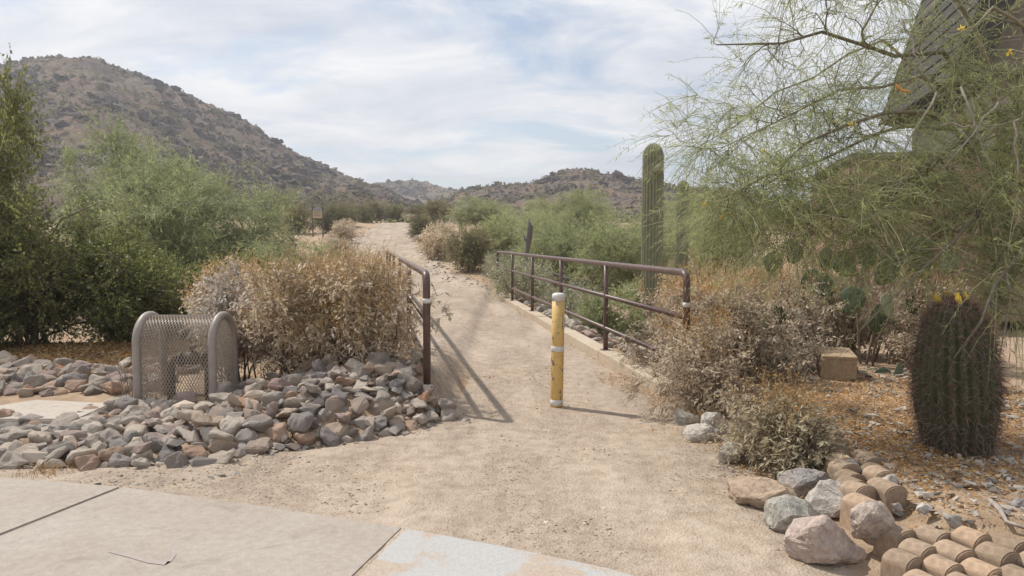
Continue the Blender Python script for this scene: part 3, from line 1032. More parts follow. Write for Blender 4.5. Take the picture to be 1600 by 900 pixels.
# ================================================================== STONES
rs = np.random.default_rng(23)
STONES, STONES_PALE = [], []
for k in range(22):
    st = (1.0, rs.uniform(0.55, 0.95), rs.uniform(0.36, 0.78))
    bm = hull_rock(rs, int(rs.integers(9, 15)), st, 0.04, box=rs.uniform(0.2, 0.8))
    bmesh.ops.subdivide_edges(bm, edges=[e for e in bm.edges if e.calc_length() > 0.30], cuts=2, use_grid_fill=True)
    bmesh.ops.triangulate(bm, faces=bm.faces[:])
    for _ in range(1):
        bmesh.ops.smooth_vert(bm, verts=bm.verts[:], factor=0.42, use_axis_x=True, use_axis_y=True, use_axis_z=True)
    bm.normal_update()
    Vq = np.array([v.co[:] for v in bm.verts])
    dq = fbm(Vq * 2.0 + k * 7.1, 3, 0.6) * 0.17 + fbm(Vq * 6.0 + k, 2) * 0.05 + 0.05
    for v, q in zip(bm.verts, dq):
        v.co = v.co + v.normal * float(q)
    STONES.append(bm_mesh('stone', bm, MATS['riprap']))
    me = STONES[-1].copy()
    me.materials[0] = MATS['riprap_pale']
    STONES_PALE.append(me)


def pack(region, n_try, smin, smax, rng, overlap=0.72, start=()):
    """dart throwing, big stones first; region(x,y)->bool array"""
    out = list(start)
    sizes = np.sort(rng.uniform(0, 1, n_try) ** 1.8)[::-1] * (smax - smin) + smin
    x0, x1, y0, y1 = region.box
    for s in sizes:
        for _ in range(5):
            x, y = rng.uniform(x0, x1), rng.uniform(y0, y1)
            if not region(x, y):
                continue
            if all((x - a) ** 2 + (y - b) ** 2 > ((s + c) * overlap) ** 2 for a, b, c in out):
                out.append((x, y, s))
                break
    return out


class Reg:
    def __init__(self, fn, box):
        self.fn, self.box = fn, box

    def __call__(self, x, y):
        return self.fn(x, y)


def front(x):
    return np.interp(x, [-9, -3.2, -2.0, -1.3, -0.75, -0.42], [4.5, 4.56, 4.64, 5.12, 5.45, 6.05])


cx_, cy_ = cage.location.x, cage.location.y


def in_bank(x, y):
    if y < front(x) + 0.06 or x > -0.50:
        return False
    back = np.interp(x, [-9, -3.6, -2.7, -1.8, -0.7], [5.75, 5.85, 6.45, 6.75, 6.7])
    if y > back:
        return False
    if cx_ - .05 < x < cx_ + cw + .05 and y > cy_ - 0.05:
        return False
    if x > -0.82 and y > 6.15:
        return False
    if x < -3.45 and y > 5.62:
        return False
    return True


bank_root = empty('riprap_bank', (-2.2, 5.4, 0))
tag(bank_root, 'long bank of loose grey, tan and rust stones between pavement and dry bush', 'rock bank')


SMALL = []
for k in range(8):
    bm = hull_rock(rs, 14, (1, .8, .62))
    SMALL.append(bm_arrays(bm))
    bm.free()


def lay(st, root, rng, meshes, lift=0.28, tilt=0.35):
    for (x, y, s) in st:
        o = obj('stone', meshes[int(rng.integers(len(meshes)))], root)
        z = float(H(x, y)) + s * lift
        o.location = (x - root.location.x, y - root.location.y, z - root.location.z)
        o.scale = (s, s * rng.uniform(0.85, 1.2), s * rng.uniform(0.8, 1.25))
        o.rotation_euler = (rng.normal() * tilt, rng.normal() * tilt, rng.uniform(0, 6.28))


def lay_small(st, root, rng, lift=0.3, name='small_stones'):
    P = np.array([(x, y, float(H(x, y)) + s * lift) for x, y, s in st]) - np.array(root.location)
    o = obj(name, scatter_mesh(name, HR if name == 'grit' else SMALL, P, np.array([s for _, _, s in st]), MATS['riprap_small'], rng, tilt=.35), root)
    tag(o, kind='stuff')


R1 = Reg(in_bank, (-4.9, -0.45, 4.5, 6.8))
low = pack(R1, 3400, 0.03, 0.125, rs, 0.53)
R2 = Reg(lambda x, y: in_bank(x, y - 0.10) and in_bank(x, y), (-4.9, -0.55, 4.6, 6.8))
up = pack(R2, 260, 0.04, 0.125, rs, 0.78)
both = sorted([(p, 0.22) for p in low] + [(p, 0.85 if p[0] > -2.6 else 0.6) for p in up], key=lambda q: -q[0][2])
for p, lf_ in both[:296]:
    lay([p], bank_root, rs, STONES if p[0] > -2.3 and rs.uniform() > 0.3 else STONES_PALE, lf_)
for lf_ in (0.22, 0.6, 0.85):
    sel_ = [p for p, q in both[296:] if q == lf_]
    if len(sel_) > 3:
        lay_small(sel_, bank_root, rs, lf_)
# grit that fills the gaps
gr_ = pack(R1, 700, 0.012, 0.03, rs, 0.5)
lay_small(gr_, bank_root, rs, 0.6, 'grit')

bed_root = empty('cobble_bed', (-5.2, 7.3, 0))
tag(bed_root, 'flat bed of grey and reddish cobbles behind the concrete pad', 'rock bed')
R3 = Reg(lambda x, y: 6.62 < y < 8.4 + 0.25 * math.sin(x * 3) and -7.2 < x < -3.35 and x > -0.72 * y - 0.4, (-7.2, -3.35, 6.2, 8.7))
lay(pack(R3, 420, 0.05, 0.15, rs, 0.62), bed_root, rs, STONES_PALE[:10] + STONES[:12], 0.25, 0.25)

wash_root = empty('wash_riprap', (1.6, 14, -0.3))
tag(wash_root, 'grey riprap stones in the wash behind the right railing', 'rock bed')
R4 = Reg(lambda x, y: xr(y) + 0.35 < x < xr(y) + 2.6 and 8.8 < y < 19, (-0.5, 4.2, 8.8, 19))
lay(pack(R4, 330, 0.08, 0.2, rs, 0.8), wash_root, rs, STONES_PALE, 0.25, 0.25)


# single boulders, each modelled with its own facets
def boulder(name, px0, px1, py0, py1, mat, seed, label, group=None, zg=0.0, depth=0.8, box=0.3, sink=0.12, n=22, rz=None):
    rng = np.random.default_rng(seed)
    foot = gp((px0 + px1) / 2, py1, zg)
    sc = foot[1] / F_PX
    k_ = 1.13 if name == 'boulder' else 1.0
    w, h = (px1 - px0) * sc * k_, (py1 - py0) * sc * k_
    dp = w * depth
    hh = max(0.3 * w, (h - dp * 0.18))
    bm = hull_rock(rng, n, (1, 1, 1), 0.10, box)
    bmesh.ops.subdivide_edges(bm, edges=bm.edges[:], cuts=2, use_grid_fill=True)
    bmesh.ops.triangulate(bm, faces=bm.faces[:])
    V = np.array([v.co[:] for v in bm.verts])
    nrm = np.array([v.normal[:] for v in bm.verts])
    dsp = fbm(V * 1.9 + seed, 4, 0.6) * 0.16 + fbm(V * 7 + seed, 3) * 0.05
    V = V + nrm * dsp[:, None]
    mn, mx = V.min(0), V.max(0)
    V = (V - (mn + mx) / 2) / (mx - mn) * np.array([w, dp, hh * (1 + sink)])
    for v, q in zip(bm.verts, V):
        v.co = q
    me = bm_mesh(name, bm, mat)
    o = obj(name, me, None, (foot[0], foot[1] + dp * 0.42, zg + hh * (0.5 - sink * 0.5)))
    tag(o, label, 'rock', group)
    return o


bd = 'boulders at the end of the block edging'
boulder('boulder', 1157, 1251, 752, 803, MATS['stone_brown'], 1, 'flat brown boulder lying at the path edge left of the grey boulders', bd, depth=0.7, box=0.6)
boulder('boulder', 1230, 1308, 736, 782, MATS['stone_dark'], 2, 'dark grey boulder tucked under the small dry shrub', bd, depth=0.7, box=0.3)
boulder('boulder', 1208, 1282, 776, 838, MATS['stone_green_grey'], 3, 'greenish grey boulder between the flat brown and large pink boulders', bd, box=0.2)
boulder('boulder', 1270, 1337, 755, 816, MATS['stone_white'], 4, 'pointed whitish boulder against the tan block edging', bd, box=0.1, n=16)
boulder('boulder', 1244, 1370, 803, 893, MATS['stone_pink'], 5, 'largest boulder, pinkish and rough, nearest the camera', bd, box=0.25, depth=0.7)
boulder('boulder', 1340, 1403, 783, 858, MATS['stone_rose'], 6, 'upright pale pink boulder sitting on the tan block edging', bd, zg=0.06, box=0.45, n=18)
pe = 'pale rocks along the right path edge'
boulder('boulder', 1056, 1092, 638, 668, MATS['stone_green_grey'], 7, 'small pale rock farthest along the right path edge', pe, box=0.3)
boulder('boulder', 1076, 1128, 662, 696, MATS['stone_white'], 8, 'flat whitish rock with dark underside on the right path edge', pe, box=0.4)
boulder('boulder', 1098, 1142, 643, 682, MATS['stone_white'], 9, 'whitish rock half behind the flat one by the path', pe, box=0.3)
boulder('boulder', 1126, 1168, 692, 729, MATS['stone_white'], 10, 'pale rock left of the small dry shrub, low against its twigs', pe, box=0.3)
bedg = 'loose stones in the planting bed'
for k, (a0, a1, b0, b1, mm, lb) in enumerate([
        (1377, 1411, 739, 767, 'stone_white', 'pale angular stone in the bed behind the block edging'),
        (1514, 1541, 717, 737, 'stone_green_grey', 'round grey stone at the foot of the barrel cactus'),
        (1395, 1430, 708, 722, 'stone_green_grey', 'flat grey stone left of the barrel cactus foot'),
        (1490, 1513, 753, 770, 'stone_dark', 'small blue grey stone in orange litter below the barrel cactus'),
        (1436, 1458, 786, 804, 'stone_white', 'small pale stone in litter right of the pale pink boulder'),
        (1478, 1506, 800, 826, 'stone_green_grey', 'ridged grey stone in litter above the scalloped blocks'),
        (1466, 1494, 742, 757, 'stone_white', 'flat pale stone in litter in front of the barrel cactus'),
        (1350, 1374, 644, 655, 'stone_white', 'pale flat stone below the concrete block'),
        (1585, 1612, 776, 802, 'stone_dark', 'dark stone at the right edge of the picture'),
        (1395, 1415, 785, 802, 'stone_dark', 'grey stone wedged behind the pale pink boulder'),
        (1320, 1348, 715, 740, 'stone_dark', 'dark stone between the small dry shrub and the block edging')]):
    boulder('stone', a0, a1, b0, b1, MATS[mm], 30 + k, lb, bedg, zg=0.13, box=0.4, n=14)

# ================================================================== SCALLOPED EDGING
def scallop_mesh(w, d, h):
    bm = bmesh.new()
    prof = [(-w / 2, -0.12), (-w / 2, h - w * .26)]
    for k in range(1, 12):
        a = math.pi * (1 - k / 12)
        prof.append((math.cos(a) * w / 2, h - w * .26 + math.sin(a) * w * .26))
    prof += [(w / 2, h - w * .26), (w / 2, -0.12)]
    f = bm.faces.new([bm.verts.new((x, -d / 2, z)) for x, z in prof])
    r = bmesh.ops.extrude_face_region(bm, geom=[f])
    for v in r['geom']:
        if isinstance(v, bmesh.types.BMVert):
            v.co.y = d / 2
    bmesh.ops.recalc_face_normals(bm, faces=bm.faces[:])
    bmesh.ops.bevel(bm, geom=[e for e in bm.edges if abs(e.verts[0].co.y - e.verts[1].co.y) < 1e-4 and e.verts[0].co.z > 0], offset=0.006, segments=2, affect='EDGES')
    return bm_mesh('block', bm, MATS['edging_tan'])


SC = scallop_mesh(0.142, 0.118, 0.15)
edg = empty('block_edging', (1.9, 4.2, 0))
tag(edg, 'tan scalloped concrete block edging stepping along the planting bed', 'edging')
re_ = random.Random(4)


def put_block(x, y, z, rz, s=1.0):
    o = obj('block', SC, edg, (x - 1.9, y - 4.2, z))
    o.rotation_euler = (re_.uniform(-.05, .05), re_.uniform(-.05, .05), rz + re_.uniform(-.07, .07))
    o.location = o.location + Vector((re_.uniform(-.01, .01), re_.uniform(-.012, .012), re_.uniform(-.012, .012)))
    o.scale = (re_.uniform(.9, 1.0), re_.uniform(.92, 1.06), re_.uniform(.95, 1.05))


for k in range(12):
    t = k / 11
    x, y = 2.19 + (1.76 - 2.19) * t, 5.10 + (3.66 - 5.10) * t
    put_block(x, y, 0.055 - 0.02 * t, math.radians(18))
    if 4 < k < 11:
        put_block(x + 0.155, y - 0.03, 0.045, math.radians(16))
for row in range(4):
    for k in range(8):
        put_block(1.78 + k * 0.136 - row * 0.05 + (row % 2) * .065, 3.33 - k * 0.050 - row * 0.112 - (row % 2) * .03, 0.015 - row * 0.022, math.radians(26))

# concrete block under the prickly pear
q0 = gp(1311, 603, 0.10)
bw = 0.30
bm = box_bm(bw, 0.62, 0.40, 0.010, 2, (0, 0.31, 0.08))
o = obj('landscape_block', bm_mesh('landscape_block', bm, MATS['block_tan']), None, (q0[0], q0[1], 0.10))
o.rotation_euler = (0, 0, math.radians(-18))
tag(o, 'tan split concrete block lying in front of the prickly pear', 'block')
bm = box_bm(bw + .012, 0.635, 0.035, 0.006, 1, (0, 0.31, 0.265))
obj('cap', bm_mesh('cap', bm, MATS['block_tan']), o)

# trail sign left of the crest
sp = at(496, 333, 44.0)
sign = empty('trail_sign', (sp[0], sp[1], float(H(sp[0], sp[1]))))
zb = sp[2] - sign.location.z
for x in (-0.30, 0.30):
    obj('post', bm_mesh('post', box_bm(0.07, 0.09, zb + 0.4, 0.01, 1, (x, 0.06, (zb + 0.4) / 2)), MATS['post_grey']), sign)
obj('panel', bm_mesh('panel', box_bm(0.56, 0.04, 0.44, 0.01, 1, (0, 0, zb - 0.08)), MATS['sign_panel']), sign)
for k in range(3):
    obj('text_line', bm_mesh('text_line', box_bm(0.44, 0.008, 0.03, 0, 1, (0, -0.024, zb + 0.06 - k * 0.11)), MATS['post_grey']), sign)
bm = bmesh.new()
pr = [(-0.30, zb + 0.15), (0.30, zb + 0.15), (0.22, zb + 0.28), (0.02, zb + 0.40), (-0.2, zb + 0.28)]
f = bm.faces.new([bm.verts.new((x, -0.03, z)) for x, z in pr])
r = bmesh.ops.extrude_face_region(bm, geom=[f])
for v in r['geom']:
    if isinstance(v, bmesh.types.BMVert):
        v.co.y = 0.03
obj('header', bm_mesh('header', bm, MATS['sign_grey']), sign)
tag(sign, 'small tan trail sign with grey peaked header beside the far path', 'sign')

# ================================================================== HOUSE BEHIND THE TREE
hx, hy = 7.35, 16.0
house = empty('house', (hx, hy, 0))
house.rotation_euler = (0, 0, math.radians(-14))


def part(name, sx, sy, sz, c, mat, bev=0.02):
    return obj(name, bm_mesh(name, box_bm(sx, sy, sz, bev, 1, c), MATS[mat]), house)


part('wing_wall', 9.0, 6.0, 3.4, (4.5, 3.0, 1.5), 'stucco_pink')
part('parapet_cap', 9.2, 6.2, 0.14, (4.5, 3.0, 3.272), 'stucco_tan')
part('pilaster', 0.5, 0.3, 3.05, (2.15, -0.16, 1.5), 'stucco_pink')
part('pilaster', 0.5, 0.3, 3.05, (5.2, -0.16, 1.5), 'stucco_pink')
part('upper_wall', 6.0, 4.8, 4.2, (5.4, 2.6, 5.4), 'stucco_tan')
part('cream_band', 6.06, 4.86, 1.1, (5.4, 2.6, 3.9), 'stucco_cream')
# steep dark roof over the tall part, its verge leaning out to the left
bm = bmesh.new()
pr = [(1.7, 4.7), (2.25, 4.55), (3.7, 9.6), (7.3, 9.6), (8.7, 4.6), (9.2, 4.8), (7.6, 10.1), (3.3, 10.1)]
f = bm.faces.new([bm.verts.new((x, -0.55, z)) for x, z in pr])
r = bmesh.ops.extrude_face_region(bm, geom=[f])
for v in r['geom']:
    if isinstance(v, bmesh.types.BMVert):
        v.co.y = 5.4
obj('roof', bm_mesh('roof', bm, MATS['roof_dark']), house)
for k in range(15):
    t = (k + 0.3) / 15
    sx_, sz_ = 1.7 + 1.6 * t, 4.7 + 5.4 * t
    tc_ = obj('tile_course', bm_mesh('tile_course', box_bm(0.07, 6.1, 0.40, 0.015, 1), MATS['roof_dark']), house, (sx_ - 0.03, 2.42, sz_ + 0.05))
    tc_.rotation_euler = (0, math.radians(16.5 + 5), 0)
bm = bmesh.new()
f = bm.faces.new([bm.verts.new((x, -0.20, z)) for x, z in [(2.3, 4.9), (8.65, 4.9), (7.25, 9.6), (3.75, 9.6)]])
r = bmesh.ops.extrude_face_region(bm, geom=[f])
for v in r['geom']:
    if isinstance(v, bmesh.types.BMVert):
        v.co.y = 5.0
obj('gable_wall', bm_mesh('gable_wall', bm, MATS['stucco_tan']), house)
tag(house, 'pink and tan stucco house with dark steep roof behind the overhanging tree', 'house')

# ================================================================== PLANTS
def unit(v):
    return v / (np.linalg.norm(v, axis=-1, keepdims=True) + 1e-9)


def leaves(P, D, Ln, Wd, rng, roll=None):
    """flat pointed leaves: base P, direction D"""
    n = len(P)
    s = unit(np.cross(D, rng.normal(size=(n, 3))))
    L = (Ln if hasattr(Ln, '__len__') else np.full(n, Ln))[:, None]
    W = (Wd if hasattr(Wd, '__len__') else np.full(n, Wd))[:, None]
    m = P + D * L * 0.45
    V = np.stack([P, m + s * W / 2, P + D * L, m - s * W / 2], 1).reshape(-1, 3)
    return V, np.arange(4 * n).reshape(n, 4)


def bez(a, c, b, K):
    t = np.linspace(0, 1, K)[None, :, None]
    return (1 - t) ** 2 * a[:, None] + 2 * t * (1 - t) * c[:, None] + t * t * b[:, None]


def plant(rng, lumps, nlimb=8, ntips=120, spray=6, twig_len=0.3, droop=0.2, limb_r=0.03, tip_r=0.006, twig_r=0.003, fork=0.25, shell=0.45,
          leaf_n=10, leaf_l=0.04, leaf_w=0.012, leaf_dir=0.5, leaf_droop=0.0, base_r=0.08, limbs=None, stray=0.4, twig_out=0.6, kw=3):
    """returns wood, twigs, leaf arrays in local coordinates (base at the origin).
    lumps: list of (cx,cy,cz,rx,ry,rz,weight) ellipsoids that make the crown"""
    lumps = np.array(lumps, float)
    w = lumps[:, 6] / lumps[:, 6].sum()
    # limbs
    K = 9
    if limbs is None:
        li = rng.choice(len(lumps), nlimb, p=w)
        end = lumps[li, :3] + rng.normal(size=(nlimb, 3)) * lumps[li, 3:6] * 0.35
        base = np.zeros((nlimb, 3))
        base[:, :2] = rng.normal(size=(nlimb, 2)) * base_r
        base[:, 2] = -0.05
        ctrl = base * 1.5 + (end - base) * np.array([0.22, 0.22, 0.62])
        LP = bez(base, ctrl, end, K)
        LP[:, 1:] += rng.normal(size=(nlimb, K - 1, 3)) * 0.025 * np.linalg.norm(end - base, axis=1)[:, None, None] * np.linspace(0.3, 1, K - 1)[None, :, None]
    else:
        LP = np.array([np.stack([np.interp(np.linspace(0, 1, K), np.linspace(0, 1, len(l)), np.array(l)[:, k]) for k in range(3)], -1) for l in limbs])
        LP[:, 1:-1] += rng.normal(size=(len(limbs), K - 2, 3)) * 0.03
        nlimb = len(limbs)
    LR = np.linspace(1, fork, K)[None] * limb_r * rng.uniform(0.6, 1.1, (nlimb, 1))
    wood = [tubes(LP, LR, 6)]
    # tips
    ti = rng.choice(len(lumps), ntips, p=w)
    d = unit(rng.normal(size=(ntips, 3)))
    rad = rng.uniform(0, 1, (ntips, 1)) ** shell
    T = lumps[ti, :3] + d * rad * lumps[ti, 3:6]
    T[:, 2] = np.maximum(T[:, 2], 0.06)
    KF = 34
    tf = np.linspace(0.18, 1, KF) * (K - 1)
    i0 = np.minimum(tf.astype(int), K - 2)
    fr = (tf - i0)[None, :, None]
    LF = LP[:, i0] * (1 - fr) + LP[:, i0 + 1] * fr
    pts = LF.reshape(-1, 3)
    tan = unit(LP[:, i0 + 1] - LP[:, i0]).reshape(-1, 3)
    rr = (LR[:, i0] * (1 - fr[..., 0]) + LR[:, i0 + 1] * fr[..., 0]).reshape(-1)
    TPs, TRs = [], []
    n1 = max(6, ntips // 6)
    for lo, hi, rmax in ((0, n1, tip_r * 2.4), (n1, ntips, tip_r)):
        Tq = T[lo:hi]
        dist = np.linalg.norm(Tq[:, None] - pts[None], axis=2) + np.maximum(0, pts[None, :, 2] - Tq[:, None, 2]) * 0.5
        near = np.argmin(dist * rng.uniform(0.75, 1.25, dist.shape), 1)
        S = pts[near]
        dl = np.linalg.norm(Tq - S, axis=1, keepdims=True)
        C = S + tan[near] * dl * stray + rng.normal(size=S.shape) * dl * 0.14
        Q = bez(S, C, Tq, 6)
        Q[:, 2:5] += rng.normal(size=(hi - lo, 3, 3)) * dl[:, :, None] * 0.03
        TPs.append(Q)
        TRs.append(np.minimum(rr[near] * 0.8, rmax)[:, None] * np.linspace(1, 0.4, 6)[None])
        if lo == 0:
            pts = np.concatenate([pts, Q[:, 1:].reshape(-1, 3)])
            tan = np.concatenate([tan, unit(np.gradient(Q, axis=1))[:, 1:].reshape(-1, 3)])
            rr = np.concatenate([rr, TRs[0][:, 1:].reshape(-1)])
    TP, TR = np.concatenate(TPs), np.concatenate(TRs)
    wood.append(tubes(TP, TR, 4))
    # twigs
    n = ntips * spray
    k = np.repeat(np.arange(ntips), spray)
    t = rng.uniform(0.35, 1.0, n)
    fi = t * 5
    i0 = np.minimum(fi.astype(int), 4)
    fr = (fi - i0)[:, None]
    P0 = TP[k, i0] * (1 - fr) + TP[k, i0 + 1] * fr
    bd_ = unit(TP[k, i0 + 1] - TP[k, i0])
    outw = unit((P0 - lumps[ti[k], :3]) / lumps[ti[k], 3:6])
    D = unit(bd_ * 0.7 + outw * twig_out + rng.normal(size=(n, 3)) * 0.55)
    Lt = twig_len * rng.uniform(0.45, 1.25, (n, 1))
    P1 = P0 + D * Lt * 0.5
    P2 = P0 + D * Lt + np.array([0, 0, -1.0]) * droop * Lt
    W = bez(P0, P1, P2, kw)
    W[..., 2] = np.maximum(W[..., 2], 0.02)
    WR = np.linspace(1, 0.35, kw)[None] * twig_r * rng.uniform(0.7, 1.3, (n, 1))
    tw = tubes(W, WR, 3)
    # leaves
    m = n * leaf_n
    kk = np.repeat(np.arange(n), leaf_n)
    t = rng.uniform(0.1, 1.0, m)
    fi = t * (kw - 1)
    i0 = np.minimum(fi.astype(int), kw - 2)
    fr = (fi - i0)[:, None]
    LPp = W[kk, i0] * (1 - fr) + W[kk, i0 + 1] * fr
    ld_ = unit(unit(W[kk, i0 + 1] - W[kk, i0]) * leaf_dir + unit(rng.normal(size=(m, 3))) * 0.8 + np.array([0, 0, -1.0]) * leaf_droop)
    sz = rng.uniform(0.6, 1.3, m)
    lf = leaves(LPp, ld_, leaf_l * sz, leaf_w * sz * rng.uniform(0.7, 1.3, m), rng)
    return wood, tw, lf, W, LP


def join(parts):
    Vs, Fs, o_ = [], [], 0
    for V, F in parts:
        Vs.append(V)
        for f in (F if isinstance(F, list) else [F]):
            Fs.append(f + o_)
        o_ += len(V)
    return np.concatenate(Vs), Fs


def plant_meshes(rng, wood_m, twig_m, leaf_m, **kw):
    wood, tw, lf, W, LP = plant(rng, **kw)
    V, F = join(wood)
    out = [('branches', np_mesh('branches', V, F, MATS[wood_m], True)), ('twigs', np_mesh('twigs', tw[0], tw[1], MATS[twig_m], True)),
           ('foliage', np_mesh('foliage', lf[0], lf[1], MATS[leaf_m]))]
    return out, W


def place(name, meshes, xy, rz, s, label, cat, group=None, z=None):
    zz_ = float(H(xy[0], xy[1])) if z is None else z
    root = empty(name, (xy[0], xy[1], zz_), rz)
    root.scale = (s, s, s) if not hasattr(s, '__len__') else s
    for nm, me in meshes:
        obj(nm, me, root)
    tag(root, label, cat, group)
    return root


def dome(r, h, n, rng, low=0.3):
    """bushy dome made of n overlapping lumps"""
    out = []
    for k in range(n):
        a = rng.uniform(0, 6.28)
        q = r * 0.62 * math.sqrt(rng.uniform(0, 1))
        top = h * (1 - 0.35 * (q / r) ** 2) * rng.uniform(0.85, 1.0)
        rz_ = top * rng.uniform(0.30, 0.42)
        out.append((math.cos(a) * q, math.sin(a) * q, top - rz_, r * rng.uniform(.35, .5), r * rng.uniform(.35, .5), rz_, 1.0))
        out.append((math.cos(a) * q * 1.1, math.sin(a) * q * 1.1, top * low, r * rng.uniform(.4, .55), r * rng.uniform(.4, .55), top * .26, 0.8))
    return out


def stalks(W, n, rng, h, length=0.2):
    """dry flower stalks standing out of the crown"""
    tips = W[:, -1]
    order = np.argsort(-(tips[:, 2] + rng.normal(size=len(tips)) * h * 0.12))[:n]
    P0 = W[order, -2]
    D = unit(np.array([0, 0, 1.0]) + rng.normal(size=(n, 3)) * 0.45)
    L = length * rng.uniform(0.5, 1.3, (n, 1))
    P2 = P0 + D * L + rng.normal(size=(n, 3)) * 0.02
    T = bez(P0, P0 + np.array([0, 0, 1]) * L * .5, P2, 4)
    st = tubes(T, np.linspace(1, .6, 4)[None] * np.full((n, 1), 0.0019), 3)
    m = n * 4
    k = np.repeat(np.arange(n), 4)
    lf = leaves(T[k, rng.integers(2, 4, m)], unit(rng.normal(size=(m, 3)) + [0, 0, .6]), 0.022, 0.008, rng)
    return np_mesh('flower_stalks', *join([st, lf]), MATS['straw'])


def brittle(seed, r, h, leaf='leaf_dry', ntips=260, leaf_n=7, spray=6, nst=500, ll=0.050, lw=0.0135, twig='twig_brown', low=0.3):
    rng = np.random.default_rng(seed)
    ms, W = plant_meshes(rng, twig, twig, leaf, lumps=dome(r, h, 7, rng, low), nlimb=22, ntips=ntips, spray=spray, twig_len=0.17, droop=0.12, limb_r=0.011, tip_r=0.0035,
                         twig_r=0.0022, shell=0.4, leaf_n=leaf_n, leaf_l=ll, leaf_w=lw, leaf_dir=0.35, leaf_droop=0.35, base_r=0.10)
    if nst:
        ms.append(('flower_stalks', stalks(W, nst, rng, h)))
    return ms


B_A = brittle(101, 0.72, 1.12, 'leaf_dry', 320, 6, 6, 1100)
B_B = brittle(102, 0.70, 1.10, 'leaf_dry', 320, 6, 6, 1400)
B_C = brittle(103, 0.78, 1.08, 'leaf_dry_grey', 360, 6, 6, 260)
B_S = brittle(104, 0.52, 1.18, 'leaf_silver', 170, 9, 6, 0, 0.05, 0.017, 'twig_brown', 0.45)
B_F = brittle(105, 0.42, 0.60, 'leaf_olive_dry', 250, 6, 6, 110, 0.040, 0.0105)

gl = 'dry bushes left of the path'
place('dry_bush', B_S, (-2.66, 7.12), 0.4, 1.06, 'tall dry bush with silvery dead leaves standing behind the mesh cage', 'bush', gl)
place('dry_bush', B_A, (-2.02, 6.92), 1.9, (1.08, 1.0, 1.04), 'tan dry bush right of the mesh cage, above the riprap', 'bush', gl)
place('dry_bush', B_B, (-1.40, 6.86), 3.4, (1.05, 0.95, 1.03), 'orange tan dry bush leaning against the near left railing post', 'bush', gl)
place('dry_bush', B_A, (-2.15, 8.5), 4.4, 1.10, 'orange dry bush behind the tan one, below the green palo verde', 'bush', gl)
place('dry_bush', B_B, (-1.72, 8.05), 5.6, 1.05, 'straw coloured dry bush beside the middle of the left railing', 'bush', gl)
place('dry_bush', B_B, (-2.75, 10.2), 0.9, 1.0, 'farthest orange dry bush behind the left railing', 'bush', gl)
place('dry_bush', B_A, (-3.45, 9.4), 2.9, 1.12, 'straw dry bush behind the silvery one, next to dark green creosote', 'bush', gl)
gr = 'dry bushes right of the path'
place('dry_bush', B_C, (1.78, 7.75), 4.3, 1.02, 'dry bush growing through the right railing behind its near end', 'bush', gr)
place('dry_bush', B_C, (1.74, 6.22), 0.3, (0.92, 0.72, 0.84), 'grey brown dry bush covering the near end of the right railing', 'bush', gr)
place('dry_bush', B_C, (2.10, 7.20), 2.2, 0.96, 'grey brown dry bush left of the tan concrete block', 'bush', gr)
place('dry_bush', B_B, (2.35, 8.6), 4.0, 1.10, 'orange brown dry bush behind the end of the right railing', 'bush', gr)
place('dry_bush', B_C, (2.82, 7.75), 0.6, 1.0, 'grey brown dry bush directly behind the tan concrete block', 'bush', gr)
place('dry_bush', B_C, (3.55, 8.35), 5.1, 1.12, 'dry bush growing through the prickly pear', 'bush', gr)
place('dry_bush', B_B, (2.75, 10.6), 1.2, 1.15, 'orange dry bush at the foot of the tall saguaro', 'bush', gr)
place('dry_bush', B_C, (4.25, 7.9), 3.2, 1.0, 'dry bush behind the barrel cactus', 'bush', gr)
place('dry_bush', B_A, (4.4, 10.8), 3.6, 1.25, 'tan dry bush in front of the pink house wall', 'bush', gr)
fp = gp(1232, 742)
place('dry_bush', B_F, (fp[0] + 0.07, fp[1] + 0.27), 0.7, (1.26, 1.1, 0.86), 'small rounded olive and tan dry shrub above the boulders', 'bush', z=0.0)
# a side shoot leaning past the near railing post
sh = np.random.default_rng(77)
ms, _ = plant_meshes(sh, 'twig_brown', 'twig_brown', 'leaf_olive_dry', lumps=[(0.55, -0.1, 0.55, .12, .1, .14, 1)], nlimb=3, ntips=7, spray=4, twig_len=0.12, limb_r=0.006, tip_r=0.003,
                     twig_r=0.002, leaf_n=5, leaf_l=0.055, leaf_w=0.014, leaf_droop=0.4)
place('leafy_shoot', ms, (-1.17, 6.55), 0, 1.0, 'leafy shoot poking out past the near left railing post', 'shoot')

# creosote: big dark green masses on the left ------------------------------------------------
def lumps_tree(rng, rx, ry, h, n, low=0.35, size=0.42):
    out = []
    for k in range(n):
        a = rng.uniform(0, 6.28)
        q = math.sqrt(rng.uniform(0, 1)) * 0.72
        z = h * rng.uniform(low, 0.80)
        z = z * (1 - 0.25 * q)
        s = rng.uniform(0.7, 1.15) * size
        out.append((math.cos(a) * q * rx, math.sin(a) * q * ry, z, rx * s, ry * s, h * 0.22 * rng.uniform(.7, 1.2), 1.0))
    return out


